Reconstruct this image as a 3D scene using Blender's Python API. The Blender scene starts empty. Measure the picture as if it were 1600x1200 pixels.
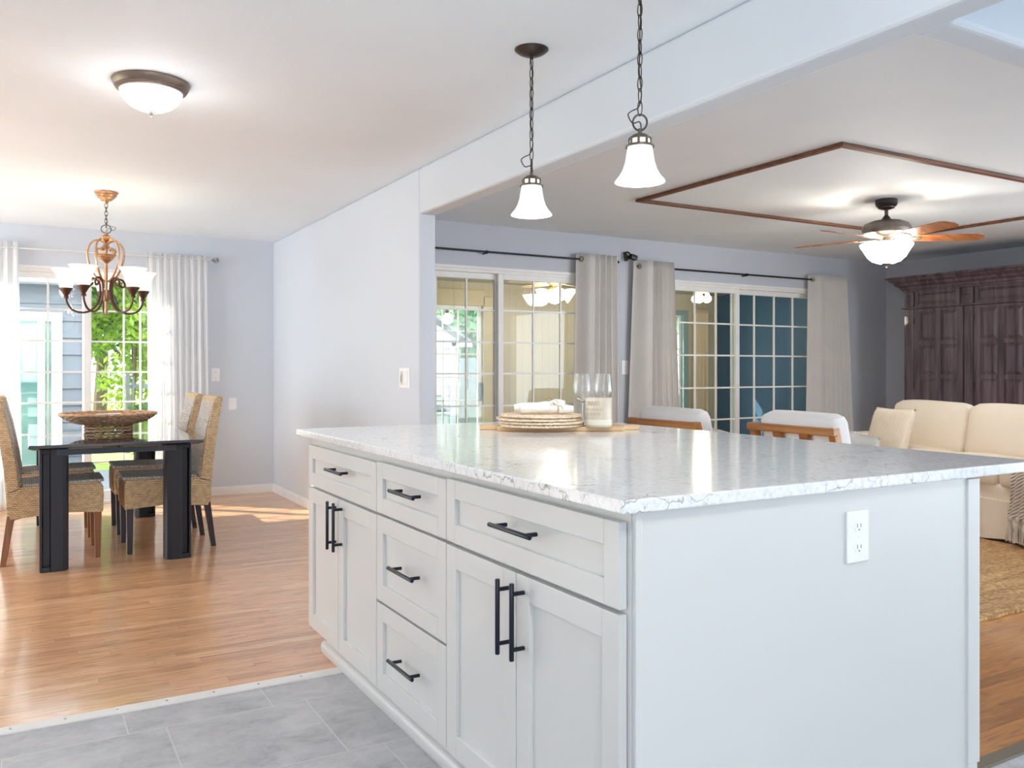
import bpy, bmesh, math, random
from mathutils import Vector, Matrix
random.seed(7)
PI = math.pi
S = bpy.context.scene
C = S.collection

# ------------------------------------------------------------------ camera
cam = bpy.data.objects.new('camera', bpy.data.cameras.new('camera'))
C.objects.link(cam)
cam.data.sensor_width = 36.0
cam.data.lens = 36.0 * 1323.0 / 1600.0
cam.data.shift_y = -23.0 / 1600.0
cam.data.clip_start = 0.05
cam.data.clip_end = 200
cam.location = (0, 0, 1.22)
cam.rotation_euler = (PI / 2, 0, -math.atan2(758, 1323))
S.camera = cam

# ------------------------------------------------------------------ light
S.view_settings.view_transform = 'Standard'
S.view_settings.look = 'None'
S.view_settings.gamma = 1.0
S.view_settings.use_curve_mapping = False
S.view_settings.exposure = 1.7
S.cycles.use_denoising = True
S.cycles.max_bounces = 14
S.cycles.diffuse_bounces = 8
S.cycles.transparent_max_bounces = 24
S.cycles.caustics_reflective = False
S.cycles.caustics_refractive = False
S.cycles.sample_clamp_indirect = 6.0

W = bpy.data.worlds.new('sky')
S.world = W
W.use_nodes = True
bg = W.node_tree.nodes['Background']
bg.inputs['Color'].default_value = (0.89, 0.95, 1.0, 1)
bg.inputs['Strength'].default_value = 2.3

sun = bpy.data.objects.new('sun', bpy.data.lights.new('sun', 'SUN'))
C.objects.link(sun)
sun.data.energy = 4.0
sun.data.angle = math.radians(0.8)
sun.data.color = (1.0, 0.93, 0.8)
sun.rotation_euler = Vector((0.62, -0.62, -0.72)).to_track_quat('-Z', 'Y').to_euler()


def portal(loc, rot, sx, sy):
    l = bpy.data.lights.new('window_portal', 'AREA')
    l.shape = 'RECTANGLE'
    l.size, l.size_y = sx, sy
    l.cycles.is_portal = True
    o = bpy.data.objects.new('window_portal', l)
    o.location = loc
    o.rotation_euler = rot
    C.objects.link(o)


def point(name, loc, energy, color=(1, 0.86, 0.68), r=0.03):
    l = bpy.data.lights.new(name, 'POINT')
    l.energy = energy
    l.color = color
    l.shadow_soft_size = r
    o = bpy.data.objects.new(name, l)
    o.location = loc
    C.objects.link(o)
    return o


# ------------------------------------------------------------------ geometry helpers
def add_box(bm, x0, x1, y0, y1, z0, z1, M=None):
    v = [bm.verts.new(p) for p in ((x0, y0, z0), (x1, y0, z0), (x1, y1, z0), (x0, y1, z0),
                                   (x0, y0, z1), (x1, y0, z1), (x1, y1, z1), (x0, y1, z1))]
    for f in ((3, 2, 1, 0), (4, 5, 6, 7), (0, 1, 5, 4), (1, 2, 6, 5), (2, 3, 7, 6), (3, 0, 4, 7)):
        bm.faces.new([v[i] for i in f])
    if M is not None:
        bmesh.ops.transform(bm, matrix=M, verts=v)
    return v


def boxes(*bs):
    bm = bmesh.new()
    for b in bs:
        add_box(bm, *b)
    return bm


def add_prism(bm, pts, axis, a0, a1):
    """pts: 2-D outline; axis 'x','y','z' extruded from a0 to a1."""
    def mk(p, a):
        if axis == 'y':
            return (p[0], a, p[1])
        if axis == 'x':
            return (a, p[0], p[1])
        return (p[0], p[1], a)
    A = [bm.verts.new(mk(p, a0)) for p in pts]
    B = [bm.verts.new(mk(p, a1)) for p in pts]
    n = len(pts)
    fs = [bm.faces.new(A), bm.faces.new(B[::-1])]
    for i in range(n):
        fs.append(bm.faces.new((A[i], B[i], B[(i + 1) % n], A[(i + 1) % n])))
    return A + B


def add_lathe(bm, prof, seg=32, M=None, a0=0.0, a1=2 * PI):
    full = abs(a1 - a0 - 2 * PI) < 1e-6
    rings = []
    allv = []
    for r, z in prof:
        if r < 1e-5:
            v = bm.verts.new((0, 0, z))
            rings.append([v])
            allv.append(v)
        else:
            n = seg if full else seg + 1
            ring = [bm.verts.new((r * math.cos(a0 + (a1 - a0) * i / seg), r * math.sin(a0 + (a1 - a0) * i / seg), z)) for i in range(n)]
            rings.append(ring)
            allv += ring
    for a, b in zip(rings[:-1], rings[1:]):
        n = max(len(a), len(b))
        for i in range(n if full else n - 1):
            j = (i + 1) % n
            if len(a) == 1 and len(b) == 1:
                continue
            if len(a) == 1:
                bm.faces.new((a[0], b[j], b[i]))
            elif len(b) == 1:
                bm.faces.new((a[i], a[j], b[0]))
            else:
                bm.faces.new((a[i], a[j], b[j], b[i]))
    if M is not None:
        bmesh.ops.transform(bm, matrix=M, verts=allv)
    return allv


def add_tube(bm, pts, r, seg=10, closed=False, cap=True):
    pts = [Vector(p) for p in pts]
    n = len(pts)
    rs = r if isinstance(r, (list, tuple)) else [r] * n
    up = None
    rings = []
    for i in range(n):
        if closed:
            t = pts[(i + 1) % n] - pts[i - 1]
        else:
            t = pts[min(i + 1, n - 1)] - pts[max(i - 1, 0)]
        t = t.normalized()
        if up is None:
            up = t.cross(Vector((0.31, 0.52, 0.79)))
            if up.length < 1e-3:
                up = t.cross(Vector((1, 0, 0)))
        up = (up - t * up.dot(t)).normalized()
        w = t.cross(up)
        rings.append([bm.verts.new(pts[i] + (up * math.cos(2 * PI * k / seg) + w * math.sin(2 * PI * k / seg)) * rs[i]) for k in range(seg)])
    m = n if closed else n - 1
    for i in range(m):
        a, b = rings[i], rings[(i + 1) % n]
        for k in range(seg):
            bm.faces.new((a[k], a[(k + 1) % seg], b[(k + 1) % seg], b[k]))
    if cap and not closed:
        bm.faces.new(rings[0][::-1])
        bm.faces.new(rings[-1])
    return [v for q in rings for v in q]


def spline(P, n=8):
    P = [Vector(p) for p in P]
    Q = [P[0] * 2 - P[1]] + P + [P[-1] * 2 - P[-2]]
    out = []
    for i in range(1, len(Q) - 2):
        for k in range(n):
            t = k / n
            a, b, c, d = Q[i - 1], Q[i], Q[i + 1], Q[i + 2]
            out.append(0.5 * ((2 * b) + (c - a) * t + (2 * a - 5 * b + 4 * c - d) * t * t + (3 * b - a - 3 * c + d) * t ** 3))
    out.append(P[-1])
    return out


def rbox(bm, hx, hy, hz, r, n=7, bulge=(0, 0, 0), M=None, jitter=0.0):
    """soft rounded box (cushion) with half sizes; bulge puffs each pair of faces."""
    g = bmesh.new()
    bmesh.ops.create_cube(g, size=2.0)
    bmesh.ops.subdivide_edges(g, edges=g.edges[:], cuts=n, use_grid_fill=True)
    h = (hx, hy, hz)
    for v in g.verts:
        p = v.co.copy()
        q = Vector([max(-h[i] + r, min(h[i] - r, p[i] * h[i])) for i in range(3)])
        # spread the outer ring of vertices over the rounding
        full = Vector([p[i] * h[i] for i in range(3)])
        d = full - q
        if d.length > 1e-9:
            q = q + d.normalized() * r
        for i in range(3):
            j, k = (i + 1) % 3, (i + 2) % 3
            w = max(0, 1 - p[j] ** 2) * max(0, 1 - p[k] ** 2)
            q[i] += math.copysign(bulge[i] * w * abs(p[i]), p[i])
        if jitter:
            q += Vector((math.sin(9 * q.y + 5 * q.z), math.sin(8 * q.x + 6 * q.z), math.sin(7 * q.x + 9 * q.y))) * jitter
        v.co = q
    me = bpy.data.meshes.new('tmp')
    g.to_mesh(me)
    g.free()
    k = len(bm.verts)
    bm.from_mesh(me)
    bpy.data.meshes.remove(me)
    bm.verts.ensure_lookup_table()
    vs = bm.verts[k:]
    if M is not None:
        bmesh.ops.transform(bm, matrix=M, verts=vs)
    return vs


def T(x, y, z):
    return Matrix.Translation((x, y, z))


def Rx(a):
    return Matrix.Rotation(a, 4, 'X')


def Ry(a):
    return Matrix.Rotation(a, 4, 'Y')


def Rz(a):
    return Matrix.Rotation(a, 4, 'Z')


def obj(name, bm, mat=None, parent=None, smooth=False, bevel=0.0, seg=2, loc=None, ang=38):
    bmesh.ops.recalc_face_normals(bm, faces=bm.faces[:])
    if smooth:
        for f in bm.faces:
            f.smooth = True
        for e in bm.edges:
            if len(e.link_faces) == 2 and e.calc_face_angle(0) > math.radians(ang):
                e.smooth = False
    me = bpy.data.meshes.new(name)
    bm.to_mesh(me)
    bm.free()
    o = bpy.data.objects.new(name, me)
    C.objects.link(o)
    if mat is not None:
        me.materials.append(mat)
    if parent is not None:
        o.parent = parent
    if loc is not None:
        o.location = loc
    if bevel:
        b = o.modifiers.new('bevel', 'BEVEL')
        b.width = bevel
        b.segments = seg
        b.limit_method = 'ANGLE'
        b.angle_limit = math.radians(40)
        b.harden_normals = False
    return o


def tag(o, label, cat, group=None):
    o['label'] = label
    o['category'] = cat
    if group:
        o['group'] = group
    return o


def thing(name, label, cat, loc=(0, 0, 0), rz=0.0, group=None):
    o = bpy.data.objects.new(name, None)
    C.objects.link(o)
    o.location = loc
    o.rotation_euler = (0, 0, rz)
    o.empty_display_size = 0.05
    return tag(o, label, cat, group)


def struct(name, bm, mat, parent=None, **k):
    o = obj(name, bm, mat, parent, **k)
    if parent is None:
        o['kind'] = 'structure'
    return o


def dup(root, loc, rz=None, label=None, scale=None):
    def cp(o, par):
        c = o.copy()
        C.objects.link(c)
        if par is not None:
            c.parent = par
        for ch in list(o.children):
            cp(ch, c)
        return c
    r = cp(root, None)
    r.location = loc
    if rz is not None:
        r.rotation_euler = (0, 0, rz)
    if label:
        r['label'] = label
    return r


# ------------------------------------------------------------------ materials
class NT:
    def __init__(self, name):
        self.m = bpy.data.materials.new(name)
        self.m.use_nodes = True
        self.t = self.m.node_tree
        self.b = self.t.nodes['Principled BSDF']
        self.out = self.t.nodes['Material Output']

    def n(self, typ, **k):
        x = self.t.nodes.new(typ)
        ins = k.pop('ins', {})
        for a, v in k.items():
            setattr(x, a, v)
        for a, v in ins.items():
            if isinstance(v, bpy.types.NodeSocket):
                self.t.links.new(v, x.inputs[a])
            else:
                x.inputs[a].default_value = v
        return x

    def l(self, a, b):
        self.t.links.new(a, b)

    def math(self, op, a, b=None, c=None):
        x = self.t.nodes.new('ShaderNodeMath')
        x.operation = op
        for i, v in enumerate((a, b, c)):
            if v is None:
                continue
            if isinstance(v, bpy.types.NodeSocket):
                self.l(v, x.inputs[i])
            else:
                x.inputs[i].default_value = v
        return x.outputs[0]

    def ramp(self, fac, stops):
        x = self.t.nodes.new('ShaderNodeValToRGB')
        while len(x.color_ramp.elements) < len(stops):
            x.color_ramp.elements.new(0.5)
        for e, (p, c) in zip(x.color_ramp.elements, stops):
            e.position = p
            e.color = (c[0], c[1], c[2], 1) if len(c) == 3 else c
        self.l(fac, x.inputs[0])
        return x.outputs[0]

    def mix(self, fac, a, b, mode='MIX'):
        x = self.t.nodes.new('ShaderNodeMix')
        x.data_type = 'RGBA'
        x.blend_type = mode
        for i, v in ((0, fac), (6, a), (7, b)):
            if isinstance(v, bpy.types.NodeSocket):
                self.l(v, x.inputs[i])
            else:
                x.inputs[i].default_value = v if i == 0 else (v[0], v[1], v[2], 1)
        return x.outputs[2]

    def bump(self, h, strength=0.2, dist=0.01):
        x = self.n('ShaderNodeBump', ins={'Strength': strength, 'Distance': dist, 'Height': h})
        self.l(x.outputs[0], self.b.inputs['Normal'])

    def coord(self, which='Object'):
        return self.n('ShaderNodeTexCoord').outputs[which]


def srgb(r, g, b):
    f = lambda c: (c / 255 / 12.92) if c / 255 <= 0.04045 else ((c / 255 + 0.055) / 1.055) ** 2.4
    return (f(r), f(g), f(b))


def plain(name, col, rough=0.5, metal=0.0, noise=None, coat=0.0, bump=None):
    k = NT(name)
    k.b.inputs['Roughness'].default_value = rough
    k.b.inputs['Metallic'].default_value = metal
    k.b.inputs['Coat Weight'].default_value = coat
    co = k.coord()
    sc, amt = noise or (6.0, 0.04)
    nz = k.n('ShaderNodeTexNoise', ins={'Vector': co, 'Scale': sc, 'Detail': 4.0})
    dk = tuple(c * (1 - amt) for c in col)
    lt = tuple(min(1, c * (1 + amt)) for c in col)
    k.l(k.ramp(nz.outputs[0], [(0.3, dk), (0.7, lt)]), k.b.inputs['Base Color'])
    if bump:
        nb = k.n('ShaderNodeTexNoise', ins={'Vector': co, 'Scale': bump[0], 'Detail': 3.0})
        k.bump(nb.outputs[0], bump[1], bump[2] if len(bump) > 2 else 0.004)
    return k.m


def wood(name, light, dark, axis='x', scale=1.0, rough=0.35, coat=0.2):
    k = NT(name)
    co = k.coord()
    sc = {'x': (1.5, 22, 22), 'y': (22, 1.5, 22), 'z': (22, 22, 1.5)}[axis]
    mp = k.n('ShaderNodeMapping', ins={'Vector': co, 'Scale': tuple(s * scale for s in sc)})
    n1 = k.n('ShaderNodeTexNoise', ins={'Vector': mp.outputs[0], 'Scale': 1.0, 'Detail': 6.0, 'Distortion': 0.6})
    n2 = k.n('ShaderNodeTexNoise', ins={'Vector': mp.outputs[0], 'Scale': 5.0, 'Detail': 3.0})
    f = k.math('ADD', k.math('MULTIPLY', n1.outputs[0], 0.75), k.math('MULTIPLY', n2.outputs[0], 0.25))
    k.l(k.ramp(f, [(0.35, dark), (0.62, light)]), k.b.inputs['Base Color'])
    k.b.inputs['Roughness'].default_value = rough
    k.b.inputs['Coat Weight'].default_value = coat
    k.bump(n2.outputs[0], 0.06, 0.002)
    return k.m


def glow(name, col, strength, mottled=0.0):
    k = NT(name)
    k.b.inputs['Base Color'].default_value = (0.9, 0.88, 0.84, 1)
    k.b.inputs['Roughness'].default_value = 0.3
    k.b.inputs['Emission Strength'].default_value = strength
    if mottled:
        nz = k.n('ShaderNodeTexNoise', ins={'Vector': k.coord(), 'Scale': 9.0, 'Detail': 4.0, 'Distortion': 2.0})
        k.l(k.ramp(nz.outputs[0], [(0.35, tuple(c * (1 - mottled) for c in col)), (0.65, col)]), k.b.inputs['Emission Color'])
    else:
        k.b.inputs['Emission Color'].default_value = (*col, 1)
    return k.m


def thin_glass(name, tint=(0.96, 0.98, 0.97), ior=1.45, extra=0.0, rough=0.0, edge=5.0):
    k = NT(name)
    tr = k.n('ShaderNodeBsdfTransparent', ins={'Color': (*tint, 1)})
    gl = k.n('ShaderNodeBsdfGlossy', ins={'Color': (1, 1, 1, 1), 'Roughness': rough})
    lw = k.n('ShaderNodeLayerWeight', ins={'Blend': 0.5})
    f0 = ((ior - 1) / (ior + 1)) ** 2 + extra
    f = k.math('ADD', k.math('MULTIPLY', k.math('POWER', lw.outputs['Facing'], edge), 1 - f0), f0)
    mx = k.n('ShaderNodeMixShader', ins={0: f, 1: tr.outputs[0], 2: gl.outputs[0]})
    k.l(mx.outputs[0], k.out.inputs['Surface'])
    return k.m


def fabric(name, col, transl=0.25, transp=0.0, weave=350.0, amt=0.06):
    k = NT(name)
    co = k.coord()
    w1 = k.n('ShaderNodeTexNoise', ins={'Vector': k.n('ShaderNodeMapping', ins={'Vector': co, 'Scale': (weave, weave, weave * 0.15)}).outputs[0], 'Scale': 1.0, 'Detail': 2.0})
    w2 = k.n('ShaderNodeTexNoise', ins={'Vector': co, 'Scale': 5.0, 'Detail': 3.0})
    f = k.math('ADD', k.math('MULTIPLY', w1.outputs[0], 0.6), k.math('MULTIPLY', w2.outputs[0], 0.4))
    c = k.ramp(f, [(0.35, tuple(x * (1 - amt) for x in col)), (0.65, tuple(min(1, x * (1 + amt)) for x in col))])
    k.l(c, k.b.inputs['Base Color'])
    k.b.inputs['Roughness'].default_value = 0.9
    k.b.inputs['Specular IOR Level'].default_value = 0.15
    k.bump(w1.outputs[0], 0.15, 0.002)
    sh = k.b.outputs[0]
    if transl:
        t = k.n('ShaderNodeBsdfTranslucent', ins={'Color': c})
        sh = k.n('ShaderNodeMixShader', ins={0: transl, 1: sh, 2: t.outputs[0]}).outputs[0]
    if transp:
        t = k.n('ShaderNodeBsdfTransparent')
        sh = k.n('ShaderNodeMixShader', ins={0: transp, 1: sh, 2: t.outputs[0]}).outputs[0]
    k.l(sh, k.out.inputs['Surface'])
    return k.m


def paint(name, col, bscale=140.0, bs=0.12, rough=0.6, amt=0.015):
    return plain(name, col, rough, 0, (2.0, amt), 0, (bscale, bs, 0.003))


def floor_wood(name, light, mid, dark):
    """strip oak boards running along x"""
    k = NT(name)
    co = k.coord()
    sp = k.n('ShaderNodeSeparateXYZ', ins={'Vector': co})
    x, y = sp.outputs[0], sp.outputs[1]
    wd = 0.058
    row = k.math('FLOOR', k.math('DIVIDE', y, wd))
    fy = k.math('FRACT', k.math('DIVIDE', y, wd))
    r1 = k.n('ShaderNodeTexWhiteNoise', noise_dimensions='1D', ins={'W': row})
    xs = k.math('ADD', k.math('DIVIDE', x, 0.95), k.math('MULTIPLY', r1.outputs[0], 7.3))
    brd = k.math('FLOOR', xs)
    fx = k.math('FRACT', xs)
    cv = k.n('ShaderNodeCombineXYZ', ins={0: brd, 1: row, 2: 0.0})
    wn = k.n('ShaderNodeTexWhiteNoise', noise_dimensions='3D', ins={'Vector': cv.outputs[0]})
    off = k.n('ShaderNodeVectorMath', operation='SCALE', ins={0: wn.outputs[1], 'Scale': 30.0})
    add = k.n('ShaderNodeVectorMath', operation='ADD', ins={0: co, 1: off.outputs[0]})
    m1 = k.n('ShaderNodeMapping', ins={'Vector': add.outputs[0], 'Scale': (2.2, 30, 1)})
    g1 = k.n('ShaderNodeTexNoise', ins={'Vector': m1.outputs[0], 'Scale': 1.0, 'Detail': 5.0, 'Distortion': 1.2})
    m2 = k.n('ShaderNodeMapping', ins={'Vector': add.outputs[0], 'Scale': (10, 260, 1)})
    g2 = k.n('ShaderNodeTexNoise', ins={'Vector': m2.outputs[0], 'Scale': 1.0, 'Detail': 2.0})
    m3 = k.n('ShaderNodeMapping', ins={'Vector': add.outputs[0], 'Scale': (0.8, 13, 1)})
    wv = k.n('ShaderNodeTexNoise', ins={'Vector': m3.outputs[0], 'Scale': 1.0, 'Detail': 2.5, 'Roughness': 0.45, 'Distortion': 0.3})
    cont = k.math('ABSOLUTE', k.math('SUBTRACT', k.math('FRACT', k.math('MULTIPLY', wv.outputs[0], 11.0)), 0.5))
    ring = k.math('POWER', k.math('SUBTRACT', 1.0, k.math('MULTIPLY', cont, 2.0)), 3.0)
    ring = k.math('MULTIPLY', ring, k.math('MULTIPLY', k.math('GREATER_THAN', g2.outputs[0], 0.44), 1.0))
    base = k.ramp(wn.outputs[0], [(0.0, dark), (0.25, mid), (0.75, mid), (1.0, light)])
    base2 = k.mix(k.math('MULTIPLY', k.math('SUBTRACT', g1.outputs[0], 0.35), 1.5), base, light)
    vein = tuple(c * 0.45 for c in mid)
    c = k.mix(k.math('MULTIPLY', ring, 0.8), base2, vein)
    c = k.mix(k.math('MULTIPLY', k.math('GREATER_THAN', g2.outputs[0], 0.58), 0.42), c, vein)
    gap = k.math('MAXIMUM', k.math('LESS_THAN', fy, 0.018), k.math('LESS_THAN', fx, 0.002))
    c = k.mix(k.math('MULTIPLY', gap, 0.55), c, tuple(q * 0.3 for q in mid))
    k.l(c, k.b.inputs['Base Color'])
    k.b.inputs['Roughness'].default_value = 0.3
    k.b.inputs['Coat Weight'].default_value = 0.6
    k.b.inputs['Coat Roughness'].default_value = 0.12
    nb = k.n('ShaderNodeTexNoise', ins={'Vector': k.n('ShaderNodeMapping', ins={'Vector': co, 'Scale': (1.2, 6, 1)}).outputs[0], 'Scale': 3.0})
    k.bump(k.math('SUBTRACT', k.math('MULTIPLY', nb.outputs[0], 0.5), gap), 0.12, 0.003)
    return k.m


def tile_mat():
    k = NT('grey_stone_tile')
    co = k.coord()
    sp = k.n('ShaderNodeSeparateXYZ', ins={'Vector': co})
    x, y = sp.outputs[0], sp.outputs[1]
    L = 0.485
    ry = k.math('DIVIDE', k.math('SUBTRACT', 3.092 + 10 * L, y), L)
    row = k.math('FLOOR', ry)
    fy = k.math('FRACT', ry)
    rx = k.math('DIVIDE', k.math('SUBTRACT', k.math('SUBTRACT', x, 0.294), k.math('MULTIPLY', k.math('SUBTRACT', row, 9.0), 0.118)), 0.48)
    fx = k.math('FRACT', k.math('ADD', rx, 40.0))
    cell = k.n('ShaderNodeCombineXYZ', ins={0: k.math('FLOOR', rx), 1: row, 2: 3.0})
    wn = k.n('ShaderNodeTexWhiteNoise', noise_dimensions='3D', ins={'Vector': cell.outputs[0]})
    off = k.n('ShaderNodeVectorMath', operation='SCALE', ins={0: wn.outputs[1], 'Scale': 20.0})
    add = k.n('ShaderNodeVectorMath', operation='ADD', ins={0: co, 1: off.outputs[0]})
    mp = k.n('ShaderNodeMapping', ins={'Vector': add.outputs[0], 'Rotation': (0, 0, 0.5), 'Scale': (3.6, 5.2, 1)})
    n1 = k.n('ShaderNodeTexNoise', ins={'Vector': mp.outputs[0], 'Scale': 1.6, 'Detail': 13.0, 'Roughness': 0.76, 'Distortion': 0.25})
    c = k.ramp(n1.outputs[0], [(0.28, srgb(138, 139, 143)), (0.45, srgb(174, 175, 178)), (0.58, srgb(190, 190, 192)), (0.75, srgb(203, 202, 200))])
    g = 0.0042
    gap = k.math('MAXIMUM', k.math('MAXIMUM', k.math('LESS_THAN', fy, g), k.math('GREATER_THAN', fy, 1 - g)),
                 k.math('MAXIMUM', k.math('LESS_THAN', fx, g), k.math('GREATER_THAN', fx, 1 - g)))
    k.l(k.mix(gap, c, srgb(203, 203, 202)), k.b.inputs['Base Color'])
    k.b.inputs['Roughness'].default_value = 0.42
    k.bump(k.math('SUBTRACT', k.math('MULTIPLY', n1.outputs[0], 0.3), gap), 0.12, 0.002)
    return k.m


def quartz_mat():
    k = NT('white_veined_quartz')
    co = k.coord()
    dn = k.n('ShaderNodeTexNoise', ins={'Vector': co, 'Scale': 5.0, 'Detail': 5.0})
    dv = k.n('ShaderNodeVectorMath', operation='SCALE', ins={0: dn.outputs[1], 'Scale': 0.35})
    ad = k.n('ShaderNodeVectorMath', operation='ADD', ins={0: co, 1: dv.outputs[0]})
    vo = k.n('ShaderNodeTexVoronoi', feature='DISTANCE_TO_EDGE', ins={'Vector': ad.outputs[0], 'Scale': 6.5})
    line = k.math('SUBTRACT', 1.0, k.math('MULTIPLY', vo.outputs[0], 55.0))
    line = k.math('MAXIMUM', line, 0.0)
    mk = k.n('ShaderNodeTexNoise', ins={'Vector': co, 'Scale': 3.2, 'Detail': 2.0})
    mask = k.math('MAXIMUM', k.math('MULTIPLY', k.math('SUBTRACT', mk.outputs[0], 0.47), 6.0), 0.0)
    mask = k.math('MINIMUM', mask, 1.0)
    sp = k.n('ShaderNodeTexNoise', ins={'Vector': co, 'Scale': 60.0, 'Detail': 5.0, 'Roughness': 0.7})
    base = k.ramp(sp.outputs[0], [(0.36, srgb(216, 216, 215)), (0.5, srgb(233, 233, 232)), (0.7, srgb(240, 240, 239))])
    mp = k.n('ShaderNodeMapping', ins={'Vector': ad.outputs[0], 'Rotation': (0, 0, -0.5), 'Scale': (16, 48, 16)})
    n3 = k.n('ShaderNodeTexNoise', ins={'Vector': mp.outputs[0], 'Scale': 1.0, 'Detail': 4.0})
    fl = k.math('MINIMUM', k.math('MAXIMUM', k.math('MULTIPLY', k.math('SUBTRACT', n3.outputs[0], 0.66), 9.0), 0.0), 1.0)
    c = k.mix(k.math('MULTIPLY', fl, 0.42), base, srgb(158, 158, 158))
    c = k.mix(k.math('MULTIPLY', k.math('MULTIPLY', line, mask), 0.85), c, srgb(118, 118, 118))
    k.l(c, k.b.inputs['Base Color'])
    k.b.inputs['Roughness'].default_value = 0.11
    k.b.inputs['Specular IOR Level'].default_value = 0.38
    return k.m


def weave_mat(name, light, dark, sx=150.0, sz=85.0, flat=False):
    """basket weave of seagrass strands"""
    k = NT(name)
    co = k.coord()
    sp = k.n('ShaderNodeSeparateXYZ', ins={'Vector': co})
    u = k.math('ADD', sp.outputs[0], sp.outputs[1])
    w = sp.outputs[0] if flat else sp.outputs[2]
    u = sp.outputs[1] if flat else u
    nz = k.n('ShaderNodeTexNoise', ins={'Vector': co, 'Scale': 18.0, 'Detail': 3.0})
    wz = k.math('ADD', k.math('MULTIPLY', w, sz), k.math('MULTIPLY', nz.outputs[0], 1.6))
    row = k.math('FLOOR', wz)
    fz = k.math('ABSOLUTE', k.math('SUBTRACT', k.math('FRACT', wz), 0.5))
    ux = k.math('ADD', k.math('MULTIPLY', u, sx * 0.33), k.math('MULTIPLY', row, 0.5))
    fu = k.math('ABSOLUTE', k.math('SUBTRACT', k.math('FRACT', ux), 0.5))
    h = k.math('SUBTRACT', 1.0, k.math('ADD', k.math('MULTIPLY', k.math('POWER', k.math('MULTIPLY', fz, 2.0), 2.0), 0.8),
                                       k.math('MULTIPLY', k.math('POWER', k.math('MULTIPLY', fu, 2.0), 4.0), 0.5)))
    cell = k.n('ShaderNodeCombineXYZ', ins={0: k.math('FLOOR', ux), 1: row, 2: 0.0})
    wn = k.n('ShaderNodeTexWhiteNoise', noise_dimensions='3D', ins={'Vector': cell.outputs[0]})
    f = k.math('ADD', k.math('MULTIPLY', h, 0.75), k.math('MULTIPLY', wn.outputs[0], 0.35))
    k.l(k.ramp(f, [(0.15, dark), (0.62, light), (1.0, tuple(min(1, c * 1.22) for c in light))]), k.b.inputs['Base Color'])
    k.b.inputs['Roughness'].default_value = 0.75
    k.bump(h, 0.7, 0.006)
    return k.m


def rug_mat():
    k = NT('braided_jute')
    co = k.coord()
    sp = k.n('ShaderNodeSeparateXYZ', ins={'Vector': co})
    nz = k.n('ShaderNodeTexNoise', ins={'Vector': co, 'Scale': 6.0, 'Detail': 4.0})
    wy = k.math('ADD', k.math('MULTIPLY', sp.outputs[1], 70.0), k.math('MULTIPLY', nz.outputs[0], 2.0))
    fy = k.math('ABSOLUTE', k.math('SUBTRACT', k.math('FRACT', wy), 0.5))
    row = k.math('FLOOR', wy)
    ux = k.math('ADD', k.math('MULTIPLY', sp.outputs[0], 40.0), k.math('MULTIPLY', row, 0.37))
    fu = k.math('ABSOLUTE', k.math('SUBTRACT', k.math('FRACT', ux), 0.5))
    cell = k.n('ShaderNodeCombineXYZ', ins={0: k.math('FLOOR', ux), 1: row, 2: 0.0})
    wn = k.n('ShaderNodeTexWhiteNoise', noise_dimensions='3D', ins={'Vector': cell.outputs[0]})
    rw = k.n('ShaderNodeTexNoise', ins={'Vector': k.n('ShaderNodeMapping', ins={'Vector': co, 'Scale': (1.2, 14, 1)}).outputs[0], 'Scale': 1.0, 'Detail': 4.0})
    h = k.math('SUBTRACT', 1.0, k.math('ADD', fy, k.math('MULTIPLY', fu, 0.7)))
    f = k.math('ADD', k.math('ADD', k.math('MULTIPLY', h, 0.45), k.math('MULTIPLY', wn.outputs[0], 0.3)), k.math('MULTIPLY', k.math('SUBTRACT', rw.outputs[0], 0.5), 0.6))
    k.l(k.ramp(f, [(0.1, srgb(126, 86, 48)), (0.45, srgb(192, 150, 100)), (0.8, srgb(222, 188, 138))]), k.b.inputs['Base Color'])
    k.b.inputs['Roughness'].default_value = 0.9
    k.bump(h, 0.8, 0.008)
    return k.m


def leaf_mat(name, a, b):
    k = NT(name)
    nz = k.n('ShaderNodeTexNoise', ins={'Vector': k.coord(), 'Scale': 1.7, 'Detail': 6.0, 'Roughness': 0.8})
    c = k.ramp(nz.outputs[0], [(0.3, a), (0.7, b)])
    k.l(c, k.b.inputs['Base Color'])
    k.b.inputs['Roughness'].default_value = 0.5
    t = k.n('ShaderNodeBsdfTranslucent', ins={'Color': c})
    mx = k.n('ShaderNodeMixShader', ins={0: 0.45, 1: k.b.outputs[0], 2: t.outputs[0]})
    k.l(mx.outputs[0], k.out.inputs['Surface'])
    return k.m


def groove_mat(name, col, pitch, axis=0, rough=0.5):
    """boards with narrow vertical grooves"""
    k = NT(name)
    co = k.coord()
    sp = k.n('ShaderNodeSeparateXYZ', ins={'Vector': co})
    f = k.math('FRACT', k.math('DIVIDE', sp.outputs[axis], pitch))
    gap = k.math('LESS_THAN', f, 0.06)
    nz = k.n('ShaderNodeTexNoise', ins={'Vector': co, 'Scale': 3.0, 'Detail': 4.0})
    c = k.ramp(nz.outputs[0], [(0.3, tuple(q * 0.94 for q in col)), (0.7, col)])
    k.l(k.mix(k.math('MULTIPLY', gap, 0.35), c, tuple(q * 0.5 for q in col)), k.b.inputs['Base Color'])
    k.b.inputs['Roughness'].default_value = rough
    k.bump(k.math('SUBTRACT', 1.0, gap), 0.4, 0.005)
    return k.m


def cornflower(name, col):
    return plain(name, col)


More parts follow.
